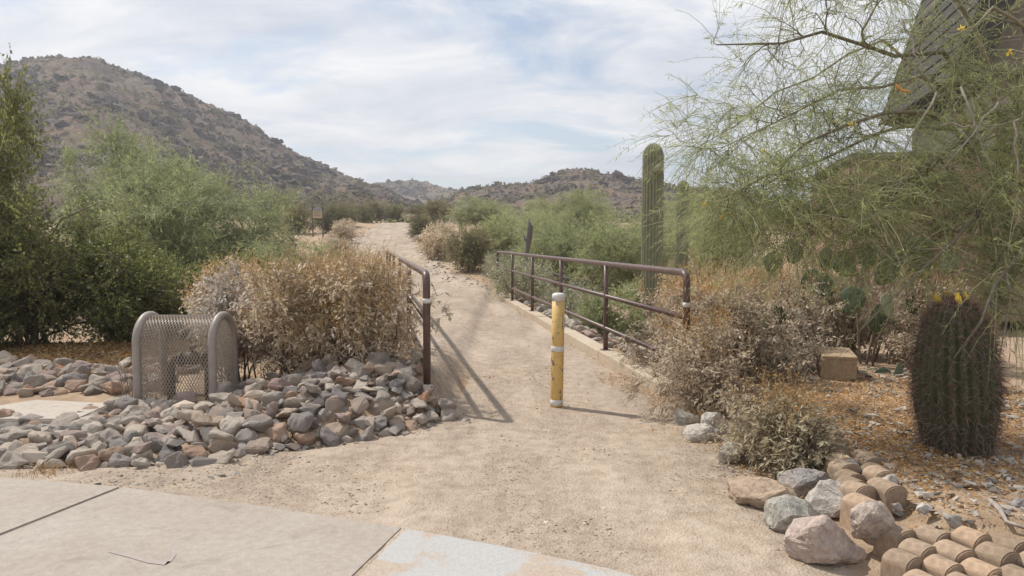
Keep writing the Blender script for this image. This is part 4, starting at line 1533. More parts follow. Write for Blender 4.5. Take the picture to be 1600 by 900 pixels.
rc = np.random.default_rng(201)
CREO, _ = plant_meshes(rc, 'twig_brown', 'twig_brown', 'leaf_creosote', lumps=lumps_tree(rc, 1.7, 1.4, 2.9, 22, 0.12, 0.38), nlimb=18, ntips=620, spray=9, twig_len=0.42, droop=0.05, limb_r=0.032,
                       tip_r=0.007, twig_r=0.0032, shell=0.42, leaf_n=15, leaf_l=0.040, leaf_w=0.022, leaf_dir=0.3, base_r=0.15)
rc = np.random.default_rng(202)
CREO2, _ = plant_meshes(rc, 'twig_brown', 'twig_brown', 'leaf_creosote', lumps=lumps_tree(rc, 1.5, 1.2, 2.2, 18, 0.10, 0.42), nlimb=16, ntips=520, spray=9, twig_len=0.38, droop=0.05, limb_r=0.028,
                        tip_r=0.007, twig_r=0.003, shell=0.42, leaf_n=15, leaf_l=0.038, leaf_w=0.022, leaf_dir=0.3, base_r=0.15)
gc = 'green creosote on the left'
place('creosote_bush', CREO, (-6.75, 10.3), 0.3, (1.0, 1.0, 1.08), 'tall dark green creosote at the left edge above the orange litter', 'bush', gc)
place('creosote_bush', CREO2, (-5.45, 10.9), 1.5, (0.95, 1, 0.98), 'dark green creosote right behind the cobble bed', 'bush', gc)
place('creosote_bush', CREO, (-8.0, 10.4), 2.6, (0.85, 0.9, 1.85), 'tallest creosote cut off by the left picture edge', 'bush', gc)
place('creosote_bush', CREO2, (-7.3, 9.3), 5.0, (0.9, 0.8, 0.9), 'creosote at the left edge with bare stems over the orange litter', 'bush', gc)
place('creosote_bush', CREO2, (-4.75, 12.2), 3.3, (0.85, 1, 0.82), 'low dark creosote left of the palo verde', 'bush', gc)

# palo verde ---------------------------------------------------------------------------------
def palo(seed, rx, ry, h, nl, ntips, low=0.25, leaf_n=10, ll=0.085, lw=0.0085, mat='leaf_palo', spray=9, tl=0.5):
    r_ = np.random.default_rng(seed)
    ms, W = plant_meshes(r_, 'twig_green', 'twig_green', mat, lumps=[(a_[0] * 1.0, a_[1] * ry / rx, *a_[2:]) for a_ in dome(rx, h, nl, r_, 0.36)], nlimb=12, ntips=ntips, spray=spray, twig_len=tl, droop=0.12, limb_r=0.055, tip_r=0.010,
                         twig_r=0.0042, shell=0.42, leaf_n=leaf_n, leaf_l=ll, leaf_w=lw, leaf_dir=0.75, base_r=0.15, twig_out=0.8)
    return ms


PV1 = palo(301, 2.6, 2.0, 3.6, 13, 720, 0.14, 10, 0.12, 0.014)
PV2 = palo(302, 1.9, 1.6, 2.45, 10, 450, 0.14, 10, 0.12, 0.014)
gpv = 'palo verde trees'
place('palo_verde', PV1, (-6.95, 16.4), 0.5, (0.93, 1.0, 1.06), 'large feathery green palo verde behind the orange dry bushes', 'tree', gpv)
place('palo_verde', PV2, (-4.6, 15.2), 1.1, (0.86, 0.9, 0.73), 'lower green palo verde ending beside the trail on the left', 'tree', gpv)
place('palo_verde', PV1, (-9.3, 18.5), 2.0, (1.0, 1.0, 1.28), 'taller pale palo verde rising behind the large one on the left', 'tree', gpv)
place('palo_verde', PV2, (1.5, 22.0), 0.0, (0.95, 1, 0.94), 'wide green palo verde bush behind the right railing', 'tree', gpv)
place('palo_verde', PV2, (3.2, 20.2), 2.2, (0.95, 1, 0.98), 'green palo verde bush left of the tall saguaro', 'tree', gpv)
place('palo_verde', PV2, (0.6, 31.0), 4.0, (1.05, 1.1, 0.85), 'green palo verde beyond the dead snag', 'tree', gpv)
place('palo_verde', PV1, (6.5, 24.0), 4.6, (1.0, 1, 0.8), 'green palo verde right of the two saguaros', 'tree', gpv)
place('palo_verde', PV1, (-1.9, 50.0), 1.0, (1.1, 1.1, 0.68), 'green palo verde right of the crest of the path', 'tree', gpv)
place('palo_verde', PV1, (3.5, 44.0), 3.0, (1.2, 1.1, 0.85), 'distant palo verde below the low rounded hill', 'tree', gpv)
place('palo_verde', PV2, (8.5, 36.0), 3.0, (1.2, 1.1, 1.1), 'distant palo verde behind the saguaros', 'tree', gpv)

# shrubs further along the path ---------------------------------------------------------------
rc = np.random.default_rng(401)
SHR, _ = plant_meshes(rc, 'twig_brown', 'twig_brown', 'leaf_far', lumps=dome(0.95, 1.6, 7, rc, 0.35), nlimb=24, ntips=260, spray=7, twig_len=0.4, droop=0.0, limb_r=0.014, tip_r=0.006,
                      twig_r=0.004, shell=0.4, leaf_n=10, leaf_l=0.05, leaf_w=0.024, leaf_dir=0.5, base_r=0.12)
rc = np.random.default_rng(402)
SHD, _ = plant_meshes(rc, 'twig_brown', 'twig_brown', 'leaf_dry', lumps=dome(0.9, 1.0, 6, rc, 0.35), nlimb=16, ntips=160, spray=6, twig_len=0.3, droop=0.05, limb_r=0.012, tip_r=0.006,
                      twig_r=0.004, shell=0.4, leaf_n=9, leaf_l=0.06, leaf_w=0.026, leaf_dir=0.4, base_r=0.12)
rc = np.random.default_rng(403)
SHW, _ = plant_meshes(rc, 'twig_green', 'twig_green', 'flower_pale', lumps=dome(0.85, 1.0, 6, rc, 0.4), nlimb=18, ntips=200, spray=7, twig_len=0.28, droop=0.05, limb_r=0.012, tip_r=0.005,
                      twig_r=0.004, shell=0.3, leaf_n=4, leaf_l=0.04, leaf_w=0.024, leaf_dir=0.5, base_r=0.12)
rc = np.random.default_rng(404)
SHG, _ = plant_meshes(rc, 'twig_green', 'twig_green', 'leaf_palo', lumps=dome(0.8, 1.0, 6, rc, 0.4), nlimb=18, ntips=200, spray=7, twig_len=0.3, droop=0.05, limb_r=0.012, tip_r=0.005,
                      twig_r=0.004, shell=0.4, leaf_n=10, leaf_l=0.06, leaf_w=0.016, leaf_dir=0.5, base_r=0.12)
gs = 'shrubs beside the far path'
place('creosote_shrub', SHR, (-1.32, 24.5), 0.2, 1.0, 'olive green creosote shrub on the right path edge beyond the bridge', 'shrub', gs)
place('pale_shrub', SHW, (0.35, 17.6), 0.2, 1.1, 'pale flowering shrub behind the far posts of the right railing', 'shrub', gs)
place('pale_shrub', SHW, (1.35, 16.4), 1.7, 0.95, 'pale flowering shrub behind the middle of the right railing', 'shrub', gs)
place('pale_shrub', SHW, (-0.2, 22.5), 3.7, 1.0, 'pale shrub right of the olive creosote shrub', 'shrub', gs)
place('green_shrub', SHG, (1.75, 13.4), 0.2, 0.9, 'bright green shrub in the wash behind the right railing', 'shrub', gs)
place('green_shrub', SHG, (2.6, 15.0), 2.2, 1.1, 'green shrub in the wash left of the saguaro foot', 'shrub', gs)
place('tan_shrub', SHD, (-2.75, 29.5), 0.2, 1.15, 'tan dry shrub on the right path edge behind the creosote shrub', 'shrub', gs)
place('tan_shrub', SHD, (-3.2, 33.5), 2.2, 1.3, 'yellowish tan shrub farther up the right path edge', 'shrub', gs)
place('tan_shrub', SHD, (-1.4, 31.5), 4.2, 1.2, 'tan shrub right of the path above the creosote shrub', 'shrub', gs)
place('tan_shrub', SHD, (-8.6, 38.5), 1.2, 1.0, 'pinkish dry shrub on the left path edge near the crest', 'shrub', gs)
place('tan_shrub', SHD, (-10.1, 44.0), 3.2, 1.0, 'dry shrub left of the path near the trail sign', 'shrub', gs)
place('tan_shrub', SHD, (-9.0, 64.5), 3.9, 0.75, 'small pale shrub standing on the crest of the path', 'shrub', gs)
place('tan_shrub', SHD, (-7.2, 30.0), 5.2, 0.9, 'dry shrub at the left path edge beside the palo verde', 'shrub', gs)
crest = 'olive shrubs along the crest'
clab = ['behind the trail sign', 'just right of the trail sign', 'left of the small far saguaro', 'under the small far saguaro', 'left behind the crest of the path', 'closing the path at its crest',
        'right behind the crest of the path', 'right of the crest below the far hill', 'at the foot of the far hill, right of the path', 'beyond the yellowish tan shrub']
for k, (x, y, s) in enumerate([(-13.6, 47.5, 1.35), (-12.1, 49.0, 1.35), (-13.2, 57, 1.3), (-12.4, 62, 1.1), (-12.6, 70, 1.35), (-11.0, 71, 1.25), (-9.2, 72, 1.35), (-7.4, 70, 1.3), (-6.0, 62, 1.4), (-4.6, 40, 1.0)]):
    place('creosote_shrub', SHR, (x, y), k * 1.3, s, 'olive creosote shrub ' + clab[k], 'shrub', crest)
# scattered scrub on the plain before the hills: nobody could count it
rp = np.random.default_rng(9)
n = 1500
px_ = rp.uniform(-95, 130, n)
py_ = rp.uniform(62, 190, n)
keep = (np.abs(px_ / py_) < 0.85)
P = np.stack([px_, py_, H(px_, py_)], -1)[keep]
o = obj('plain_scrub', scatter_mesh('plain_scrub', TUFTS, P, 0.9 * rp.lognormal(0, 0.3, len(P)), MATS['leaf_far'], rp, (1.1, 1.1, 0.95), tilt=0.1))
tag(o, 'olive desert scrub covering the plain before the hills', 'scrub', kind='stuff')


# cacti ----------------------------------------------------------------------------------------
def ribbed(name, prof, ribs, depth, mat, sub=8):
    prof = np.asarray(prof, float)
    n = ribs * sub
    a = np.arange(n) / n * 2 * np.pi
    ph = (np.arange(n) % sub) / sub
    mod = 1 - depth * (1 - np.abs(np.cos(np.pi * ph)) ** 0.7)
    V = np.stack([prof[:, None, 0] * np.cos(a) * mod, prof[:, None, 0] * np.sin(a) * mod, np.repeat(prof[:, 1:2], n, 1)], -1)
    i = np.arange(len(prof) * n).reshape(len(prof), n)
    F = np.stack([i[:-1], np.roll(i[:-1], -1, 1), np.roll(i[1:], -1, 1), i[1:]], -1).reshape(-1, 4)
    return np_mesh(name, V.reshape(-1, 3), [F, i[-1][None]], mat, True)


def spines(name, prof, ribs, rows, per, length, rad, mat, rng, bend=0.3):
    prof = np.asarray(prof, float)
    cum_ = np.concatenate([[0], np.cumsum(np.linalg.norm(np.diff(prof, axis=0), axis=1))])
    s = np.linspace(cum_[-1] * 0.02, cum_[-1] * 0.985, rows)
    r, z = np.interp(s, cum_, prof[:, 0]), np.interp(s, cum_, prof[:, 1])
    dr, dz = np.gradient(r), np.gradient(z)
    A = np.arange(ribs) / ribs * 2 * np.pi
    aa, ri = np.meshgrid(A, np.arange(rows))
    aa, ri = np.repeat(aa.ravel(), per), np.repeat(ri.ravel(), per)
    nl = np.sqrt(dr ** 2 + dz ** 2) + 1e-9
    N = np.stack([np.cos(aa) * (dz / nl)[ri], np.sin(aa) * (dz / nl)[ri], -(dr / nl)[ri]], -1)
    P = np.stack([np.cos(aa) * r[ri], np.sin(aa) * r[ri], z[ri]], -1) + rng.normal(size=(len(aa), 3)) * 0.004
    D = unit(N + rng.normal(size=N.shape) * 0.75)
    L = length * rng.uniform(0.5, 1.3, (len(aa), 1))
    E = P + D * L + np.array([0, 0, -1]) * L * bend * rng.uniform(-0.5, 1, (len(aa), 1))
    T = bez(P, P + D * L * .6, E, 3)
    V, F = tubes(T, np.full((len(aa), 1), rad) * np.array([[1, .8, .3]]), 3)
    return np_mesh(name, V, F, mat)


def saguaro(xy, rad, h, label, seed, bud=False, spn=True):
    rng = np.random.default_rng(seed)
    z0 = float(H(*xy))
    prof = [(rad * .82, -0.1), (rad * .86, h * .1), (rad * .97, h * .35), (rad * 1.0, h * .6), (rad * .97, h * .82)]
    for k in range(1, 9):
        a = k / 8 * math.pi / 2
        prof.append((rad * .95 * math.cos(a) + 0.004, h - rad * 1.25 + rad * 1.25 * math.sin(a)))
    root = empty('saguaro', (xy[0], xy[1], z0), seed)
    obj('stem', ribbed('stem', prof, 20, 0.16, MATS['saguaro_skin']), root)
    if spn:
        obj('spines', spines('spines', prof, 20, int(h * 18), 2, 0.032, 0.0018, MATS['twig_grey'], rng), root)
    if bud:
        b = [(0.03, 0.0), (0.07, 0.02), (0.085, 0.06), (0.07, 0.11), (0.035, 0.14), (0.004, 0.15)]
        o = obj('arm_bud', ribbed('arm_bud', b, 12, 0.15, MATS['pear_pale']), root)
        o.rotation_euler = (math.radians(62), 0, -seed + math.radians(22))
        a = -seed - math.pi / 2 + math.radians(12)
        o.location = (math.cos(a) * rad * .93, math.sin(a) * rad * .93, bud - z0)
        obj('bud_spines', spines('bud_spines', b, 12, 7, 5, 0.03, 0.0018, MATS['chip'], rng), o)
    tag(root, label, 'cactus', 'saguaros')
    return root


s1 = at(1020, 300, 14.0)
saguaro((s1[0], 14.0), 0.205, at(1020, 224, 14.0)[2] - float(H(s1[0], 14.0)), 'tall thick saguaro with a small pale arm bud right of the railing', 3, bud=at(1020, 268, 14)[2])
s2 = at(1067, 300, 19.0)
saguaro((s2[0], 19.0), 0.165, at(1067, 282, 19.0)[2] - float(H(s2[0], 19.0)), 'shorter saguaro just right of the tall thick one', 5)
for k, (px, pt, D, r, lb) in enumerate([(549, 307, 88, 0.22, 'thin tall saguaro far away at the foot of the left hill'), (555, 323, 86, 0.24, 'short saguaro right beside the thin far one'),
                                        (570, 317, 100, 0.22, 'small dark saguaro farther right below the left hill'), (627, 318, 120, 0.25, 'tiny saguaro in the valley straight above the path crest')]):
    q = at(px, pt, D)
    saguaro((q[0], D), r, q[2] - float(H(q[0], D)), lb, 6 + k, spn=False)

# barrel cactus
bq = gp(1506, 722, 0.13)
bar = empty('barrel_cactus', (bq[0] + 0.06, bq[1] + 0.16, 0.09))
bar.scale = (0.83, 0.83, 0.96)
bar.rotation_euler = (0, math.radians(-3.5), 0)
bpf = [(0.205, -0.05), (0.215, 0.03), (0.24, 0.15), (0.272, 0.30), (0.29, 0.43), (0.288, 0.55), (0.272, 0.68), (0.248, 0.80), (0.215, 0.90), (0.168, 0.98), (0.11, 1.03), (0.055, 1.045), (0.01, 1.04)]
obj('stem', ribbed('stem', bpf, 23, 0.13, MATS['barrel_skin'], 10), bar)
obj('spines', spines('spines', bpf, 23, 32, 9, 0.066, 0.0015, MATS['spine'], np.random.default_rng(61), 0.5), bar)
rf = np.random.default_rng(62)
for k in range(4):
    a = k / 4 * 6.28 + rf.normal() * .5
    b = [(0.012, 0.0), (0.022, 0.02), (0.024, 0.045), (0.014, 0.06), (0.020, 0.075), (0.003, 0.07)]
    o = obj('fruit', ribbed('fruit', b, 6, 0.1, MATS['flower_yellow'], 4), bar, (math.cos(a) * .09, math.sin(a) * .09, 1.03))
    o.rotation_euler = (rf.normal() * .3, rf.normal() * .3, 0)
tag(bar, 'big dark barrel cactus with reddish spines and yellow fruit on top', 'cactus')

# prickly pear
pear = empty('prickly_pear', (3.75, 7.9, 0.1))
rpp = np.random.default_rng(71)


def pad_mesh(name, mat):
    bm = bmesh.new()
    bmesh.ops.create_uvsphere(bm, u_segments=20, v_segments=12, radius=1.0)
    for v in bm.verts:
        z = v.co.z
        k = 1.0 + 0.18 * z
        v.co.x *= 0.46 * k
        v.co.y *= 0.075
        v.co.z = z * 0.55 + 0.55
    return bm_mesh(name, bm, MATS[mat], True)


PAD, PADP = pad_mesh('pad', 'pear_skin'), pad_mesh('pad', 'pear_pale')
pads = [(1212, 412, 7.9, .25, -0.2, 0), (1237, 392, 7.8, .20, 0.25, 0), (1252, 428, 7.9, .22, 0.9, 0), (1330, 412, 7.9, .27, -0.5, 0), (1352, 398, 7.8, .25, 0.2, 0), (1372, 425, 7.7, .26, 0.5, 0), (1395, 410, 8.0, .28, 0, 0),
        (1425, 398, 7.9, .30, 0.3, 0), (1444, 410, 7.7, .28, -0.3, 0), (1475, 408, 7.6, .25, 0.4, 1), (1392, 478, 7.5, .24, -0.1, 1), (1422, 470, 7.6, .28, .6, 0), (1300, 440, 7.9, .26, -.8, 0), (1210, 488, 7.4, .20, .2, 0),
        (1330, 590, 7.3, .30, -.25, 0), (1362, 592, 7.3, .27, .9, 0), (1400, 590, 7.2, .25, .1, 0), (1440, 440, 7.8, .3, -.2, 0), (1365, 500, 7.8, .3, .3, 0), (1290, 405, 8.1, .25, .1, 0), (1322, 470, 7.8, .28, .4, 0)]
for (px, py, D, s, rl, pale) in pads:
    q = at(px, py + 20, D)
    o = obj('pad', PADP if pale else PAD, pear, (q[0] - 3.75, q[1] - 7.9, q[2] - 0.1))
    o.scale = (s, s, s)
    o.rotation_euler = (rpp.normal() * .25, rl, rpp.normal() * .5)
st = []
for (px, py, D, s, rl, pale) in pads[::2]:
    q = at(px, py + 20, D) - np.array([3.75, 7.9, 0.1])
    a = np.array([q[0] * .45, q[1] * .5, 0.0])
    st.append(np.linspace(a, q + [0, 0, .03], 5) + np.sin(np.linspace(0, 3.1, 5))[:, None] * rpp.normal(size=3)[None] * .06)
V, F = tubes(np.array(st), np.linspace(.014, .011, 5)[None].repeat(len(st), 0), 7)
obj('old_stems', np_mesh('old_stems', V, F, MATS['twig_brown'], True), pear)
tag(pear, 'prickly pear with dark green pads behind the tan concrete block', 'cactus')

# dead snag
q = at(824, 400, 19.6)
sz0 = float(H(q[0], 19.6))
snag = empty('dead_snag', (q[0], 19.6, sz0))
hz_ = at(824, 343, 19.6)[2] - sz0
pp = np.array([[-0.12, 0, -0.1], [-0.08, 0, hz_ * .3], [-.02, .02, hz_ * .55], [.05, 0, hz_ * .78], [.07, 0, hz_ * .9], [.03, 0, hz_]])
obj('trunk', tube_mesh('trunk', pp, [.07, .06, .055, .085, .075, .015], MATS['snag_wood'], 9), snag)
obj('broken_branch', tube_mesh('broken_branch', [[.03, 0, hz_ * .7], [-.07, 0, hz_ * .74], [-.10, 0, hz_ * .82]], [.03, .025, .01], MATS['snag_wood'], 7), snag)
obj('fallen_branch', tube_mesh('fallen_branch', [[.2, 0, .5], [.6, -.1, .62], [1.1, -.2, .45], [1.6, -.2, .1]], [.03, .045, .05, .06], MATS['snag_wood'], 8), snag)
tag(snag, 'dark dead snag standing before the palo verde bush', 'snag')

# the overhanging palo verde on the right -------------------------------------------------------
rt = np.random.default_rng(501)
tb = np.array([4.05, 6.6, 0.1])


def T3(px, py, D):
    return at(px, py, D) - tb


trunk = [np.array([0, 0, -.1]), T3(1580, 420, 6.45), T3(1568, 300, 6.3), T3(1560, 200, 6.1)]
lim = [
    [trunk[2], T3(1500, 150, 5.8), T3(1420, 112, 5.5), T3(1330, 135, 5.3), T3(1230, 185, 5.1), T3(1130, 230, 5.0)],
    [trunk[3], T3(1480, 90, 5.9), T3(1400, 85, 5.6), T3(1300, 60, 5.4), T3(1200, 55, 5.2), T3(1120, 70, 5.1)],
    [trunk[2], T3(1510, 190, 5.6), T3(1430, 170, 5.2), T3(1340, 175, 5.0), T3(1240, 240, 4.9), T3(1150, 300, 4.9)],
    [trunk[3], T3(1540, 60, 6.0), T3(1480, -20, 5.8), T3(1400, -80, 5.6), T3(1280, -70, 5.4), T3(1200, -20, 5.3)],
    [trunk[2], T3(1530, 250, 5.7), T3(1480, 245, 5.2), T3(1400, 270, 4.9), T3(1310, 320, 4.8), T3(1230, 390, 4.8)],
    [trunk[1], T3(1560, 330, 5.6), T3(1530, 320, 5.0), T3(1480, 360, 4.6), T3(1420, 430, 4.5), T3(1330, 530, 4.5)],
    [trunk[3], T3(1600, 120, 5.8), T3(1620, 60, 5.4), T3(1600, 20, 5.0), T3(1540, 20, 4.8), T3(1480, 60, 4.7)],
    [trunk[1], T3(1600, 340, 5.6), T3(1610, 330, 5.0), T3(1590, 380, 4.6), T3(1540, 460, 4.4), T3(1490, 560, 4.35)],
    [trunk[2], T3(1500, 200, 6.3), T3(1400, 190, 6.4), T3(1300, 230, 6.4), T3(1200, 290, 6.4), T3(1120, 340, 6.4)],
    [trunk[3], T3(1640, 150, 6.3), T3(1700, 80, 6.2), T3(1750, 60, 6.0), T3(1780, 120, 5.8), T3(1790, 200, 5.6)],
    [trunk[2], T3(1460, 120, 6.2), T3(1370, 60, 6.1), T3(1280, 110, 6.0), T3(1180, 170, 5.9), T3(1090, 230, 5.8)],
]


def lump(px, py, D, rx, rz_, w_):
    c = T3(px, py, D)
    return (c[0], c[1], c[2], rx, 0.5, rz_, w_)


lu = [lump(1180, 130, 5.2, .70, .45, .50), lump(1300, 60, 5.4, .7, .45, .55), lump(1110, 210, 5.1, .50, .32, .42), lump(1230, 230, 5.1, .55, .38, .95), lump(1330, 190, 5.3, .55, .42, .9),
      lump(1180, 310, 5.0, .45, .28, 1.5), lump(1290, 320, 5.0, .5, .3, 1.6), lump(1400, 300, 5.2, .5, .4, 1.6), lump(1500, 280, 5.2, .5, .45, 1.7), lump(1570, 350, 5.0, .4, .45, 1.6),
      lump(1390, 395, 4.9, .35, .15, .4), lump(1490, 400, 4.8, .35, .14, .35), lump(1590, 470, 4.8, .18, .3, .6), lump(1450, 445, 4.35, .25, .08, .12), lump(1420, 100, 5.6, .5, .4, .6), lump(1520, 90, 5.5, .5, .4, .6),
      lump(1590, 180, 5.2, .4, .45, 1.2), lump(1130, 340, 6.2, .4, .16, .5), lump(1260, 355, 5.2, .5, .16, .6), lump(1700, 200, 5.4, .5, .6, 1.0), lump(1340, -40, 5.4, .7, .3, 1.0)]
wood, tw, lf, W, LP = plant(rt, lu, ntips=860, spray=8, twig_len=0.46, droop=0.32, limb_r=0.027, tip_r=0.0048, twig_r=0.0020, fork=0.2, shell=0.55, leaf_n=7, leaf_l=0.052, leaf_w=0.0044,
                             leaf_dir=0.7, leaf_droop=0.25, limbs=lim, stray=0.35, twig_out=0.5, kw=4)
tree = empty('overhanging_palo_verde', tb)
kk_ = np.linspace(0, 1, 12)
tp_ = np.stack([np.interp(kk_, np.linspace(0, 1, 4), np.array(trunk)[:, k]) for k in range(3)], -1)
obj('trunk', tube_mesh('trunk', tp_, np.linspace(.085, .04, 12), MATS['twig_brown'], 10), tree)
V, F = join(wood)
obj('branches', np_mesh('branches', V, F, MATS['limb_bark'], True), tree)
obj('twigs', np_mesh('twigs', tw[0], tw[1], MATS['twig_near'], True), tree)
obj('foliage', np_mesh('foliage', lf[0], lf[1], MATS['leaf_palo_near']), tree)
# dead grey twigs
dead = []
for (a, b, c_) in [((1465, 150, 5.0), (1440, 170, 4.9), (1380, 330, 4.8)), ((1470, 198, 4.9), (1520, 200, 4.85), (1590, 190, 4.8)), ((1410, 30, 5.0), (1430, 90, 4.9), (1445, 110, 4.9)),
                   ((1595, 180, 4.7), (1592, 220, 4.7), (1590, 300, 4.65)), ((1560, 160, 4.9), (1530, 190, 4.8), (1470, 280, 4.8)), ((1380, 330, 4.8), (1340, 350, 4.8), (1310, 365, 4.8)),
                   ((1500, 140, 4.9), (1540, 250, 4.8), (1600, 330, 4.7)), ((1570, 420, 4.6), (1590, 480, 4.6), (1560, 560, 4.5)), ((1500, 200, 4.9), (1530, 240, 4.9), (1560, 330, 4.8))]:
    dead.append(bez(T3(*a)[None], T3(*b)[None], T3(*c_)[None], 7)[0])
dead = np.array(dead) + rt.normal(size=(len(dead), 7, 3)) * 0.012
for dt in dead:
    obj('dead_twig', tube_mesh('dead_twig', dt, np.linspace(.0075, .0035, 7), MATS['dead_wood'], 6), tree)
# hanging pods
ends = W[rt.choice(len(W), 420, replace=False), 3]
pv = leaves(ends, unit(np.array([0, 0, -1.0]) + rt.normal(size=ends.shape) * .22), rt.uniform(.04, .085, len(ends)), 0.007, rt)
tag(obj('pods', np_mesh('pods', pv[0], pv[1], MATS['pod']), tree), kind='stuff')
for (px, py, D) in [(1502, 44, 4.8), (1194, 238, 4.9), (1100, 318, 5.0), (1577, 82, 4.9), (1129, 338, 5.0), (1330, 195, 4.9), (1267, 385, 4.9)]:
    c = T3(px, py, D)
    d = unit(rt.normal(size=(9, 3)))
    fv = leaves(c[None] + d * 0.004, d, 0.024, 0.020, rt)
    obj('flower', np_mesh('flower', fv[0], fv[1], MATS['flower_yellow']), tree)
bw_ = [T3(1399, 130, 5.1), T3(1402, 136, 5.1), T3(1410, 141, 5.1), T3(1420, 143, 5.1)]
obj('split_wood', tube_mesh('split_wood', bw_, [.003, .013, .009, .012], MATS['split_wood'], 5, smooth=False), tree)
tag(tree, 'palo verde tree overhanging from the right with thin green twigs and pods', 'tree')

# low green sprays in front of the barrel cactus belong to a second, lower plant
rg2 = np.random.default_rng(801)


def dry_tuft(xy, n, h, spread, label, name='dry_grass', mat='straw', rad=0.0022):
    z = float(H(*xy))
    P0 = rg2.normal(size=(n, 3)) * np.array([spread * .3, spread * .3, 0])
    D = unit(np.array([0, 0, 1.0]) + rg2.normal(size=(n, 3)) * 0.45)
    L = h * rg2.uniform(.4, 1.1, (n, 1))
    T = bez(P0, P0 + np.array([0, 0, 1]) * L * .6, P0 + D * L, 4)
    V, F = tubes(T, np.linspace(1, .4, 4)[None] * np.full((n, 1), rad), 3)
    o = obj(name, np_mesh(name, V, F, MATS[mat]), None, (xy[0], xy[1], z))
    tag(o, label, 'grass')
    return o


q = gp(70, 744)
dry_tuft((q[0], q[1]), 90, 0.09, 0.22, 'small tuft of dry yellow grass between pavement and riprap')
q = gp(195, 640, .05)
dry_tuft((q[0] - 0.03, q[1] + 0.25), 40, 0.55, 0.22, 'pale bare dry stalks just left of the mesh cage', 'dry_stalks', 'twig_grey', 0.003)
q = gp(120, 600, .05)
dry_tuft((q[0], q[1]), 70, 0.16, 0.25, 'dry straw tuft among the cobbles above the concrete pad')
q = gp(1095, 690)
dry_tuft((q[0] + .1, q[1] + .5), 60, 0.14, 0.3, 'dry grass tuft behind the pale rocks on the right path edge')
a_, b_ = gp(1545, 790, .14), gp(1572, 822, .14)
fb = obj('fallen_stick', tube_mesh('fallen_stick', [a_ + [0, 0, .03], (a_ + b_) / 2 + [0.01, 0, .035], b_ + [0, 0, .02], b_ + [.12, -.12, .0]], [.012, .014, .010, .005], MATS['dead_wood'], 7))
tag(fb, 'pale fallen stick lying in the litter at the right', 'stick')

# ================================================================== LITTER, PEBBLES
rl = np.random.default_rng(601)


def flakes(name, n, fx, L, W_, mat, label, cat, lift=0.006):
    P = fx(n)
    P[:, 2] = H(P[:, 0], P[:, 1]) + lift + rl.uniform(0, .012, len(P))
    D = unit(np.stack([rl.normal(size=len(P)), rl.normal(size=len(P)), rl.normal(size=len(P)) * .25], -1))
    V, F = leaves(P, D, L * rl.uniform(.5, 1.4, len(P)), W_ * rl.uniform(.5, 1.4, len(P)), rl)
    o = obj(name, np_mesh(name, V, F, MATS[mat]))
    tag(o, label, cat, kind='stuff')


def area(x0, x1, y0, y1, cond=None, clump=1.2):
    def fn(n):
        x, y = rl.uniform(x0, x1, n * 3), rl.uniform(y0, y1, n * 3)
        ok = fbm(np.stack([x * clump, y * clump, x * 0], -1), 3) + rl.normal(size=n * 3) * .25 > -0.05
        if cond is not None:
            ok &= cond(x, y)
        P = np.stack([x, y, x * 0], -1)[ok][:n]
        return P
    return fn


flakes('leaf_litter', 26000, area(1.9, 4.6, 3.3, 7.2, lambda x, y: x > 1.95), 0.026, 0.008, 'litter', 'orange leaf litter strewn over the planting bed on the right', 'leaf litter')
flakes('leaf_litter', 36000, area(-9.5, -3.4, 7.7, 11.0, None, 0.5), 0.050, 0.022, 'litter', 'orange leaf litter under the creosote on the left', 'leaf litter')
flakes('dry_debris', 9000, area(0.9, 2.6, 4.0, 8.0, lambda x, y: x > xr(y) - 0.35 + 0.25 * np.sin(y * 3)), 0.022, 0.007, 'litter', 'dry leaf debris under the bushes along the right path edge', 'leaf litter', 0.016)

PEB = []
for k in range(5):
    bm = hull_rock(rl, 6, (1, .8, .5))
    PEB.append(bm_arrays(bm))
    bm.free()


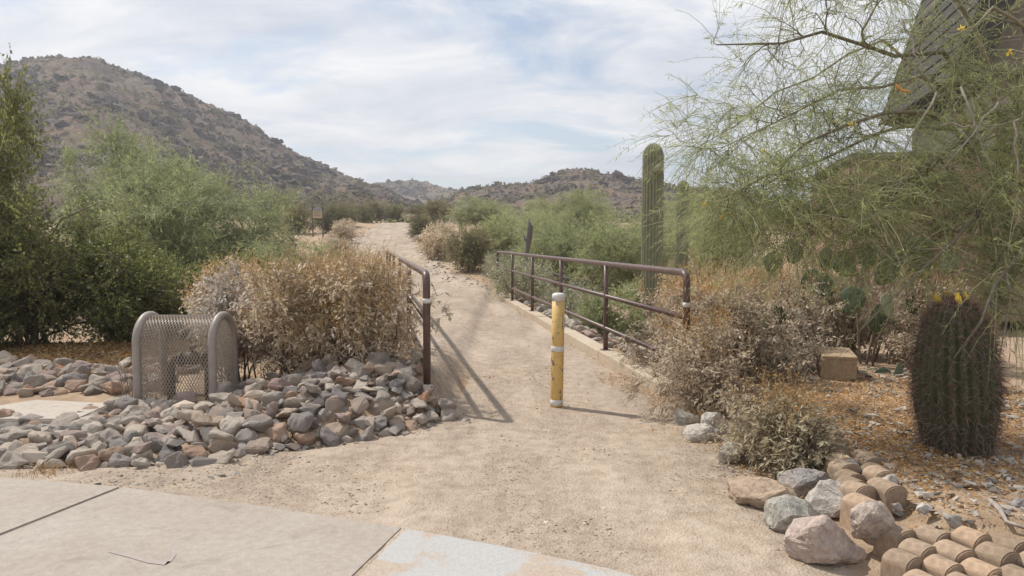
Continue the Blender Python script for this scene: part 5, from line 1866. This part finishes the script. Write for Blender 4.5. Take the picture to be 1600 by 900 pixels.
def pebbles(name, n, fx, s, mat, label, lift=0.3, sig=0.5):
    P = fx(n)
    S = s * np.minimum(rl.lognormal(0, sig, len(P)), 2.6)
    P[:, 2] = H(P[:, 0], P[:, 1]) + 0.008 + S * lift
    o = obj(name, scatter_mesh(name, PEB, P, S, MATS[mat], rl, tilt=.3))
    tag(o, label, 'gravel', kind='stuff')


onpath = lambda x, y: (x > xl(y) + .05) & (x < xr(y) - .02)
pebbles('path_gravel', 14000, area(-4.5, 1.7, 3.2, 10.5, onpath, 0.7), 0.0052, 'pebble', 'fine gravel strewn over the sandy path', sig=0.6)
pebbles('kerb_gravel', 2500, area(-3.5, 2.0, 5.0, 20, lambda x, y: (np.minimum(np.abs(x - xr(y)), np.abs(x - xl(y))) < .45) & (x < xr(y) - .0) & (x > xl(y)), 0.9), 0.008, 'pebble', 'coarser gravel gathered along the kerbs')
pebbles('bed_gravel', 3800, area(1.9, 4.6, 3.4, 7.6, lambda x, y: x > 1.98, 1.6), 0.016, 'chip', 'grey stone chips in the planting bed', sig=0.45)
pebbles('bank_gravel', 1500, area(-3.5, -.3, 4.3, 6.2, lambda x, y: (y < front(x) + .12) & (y > front(x) - .35), 1.0), 0.011, 'chip', 'small chips fallen before the riprap bank', sig=0.5)
pebbles('shoulder_gravel', 5200, area(-12, 1.0, 19.5, 55, lambda x, y: ((x < xl(y) + .7) & (x > xl(y) - 1.8)) | ((x > xr(y) - .8) & (x < xr(y) + 1.2)), 0.5), 0.035, 'chip', 'grey gravel on the shoulders of the rising path', sig=0.4)

# ================================================================== HAZE
bm = box_bm(3600, 1800, 79, 0, 1, (0, 700, 35.5))
hz = obj('haze', bm_mesh('haze', bm))
m = bpy.data.materials.new('haze_air')
m.use_nodes = True
nt = m.node_tree
for n_ in list(nt.nodes):
    nt.nodes.remove(n_)
out = nt.nodes.new('ShaderNodeOutputMaterial')
pvn = nd(nt, 'ShaderNodeVolumePrincipled', {'Color': (0.90, 0.93, 0.97, 1), 'Density': 0.0009, 'Anisotropy': 0.3})
nt.links.new(pvn.outputs[0], out.inputs['Volume'])
hz.data.materials.append(m)
tag(hz, 'thin pale haze in the desert air', kind='stuff')
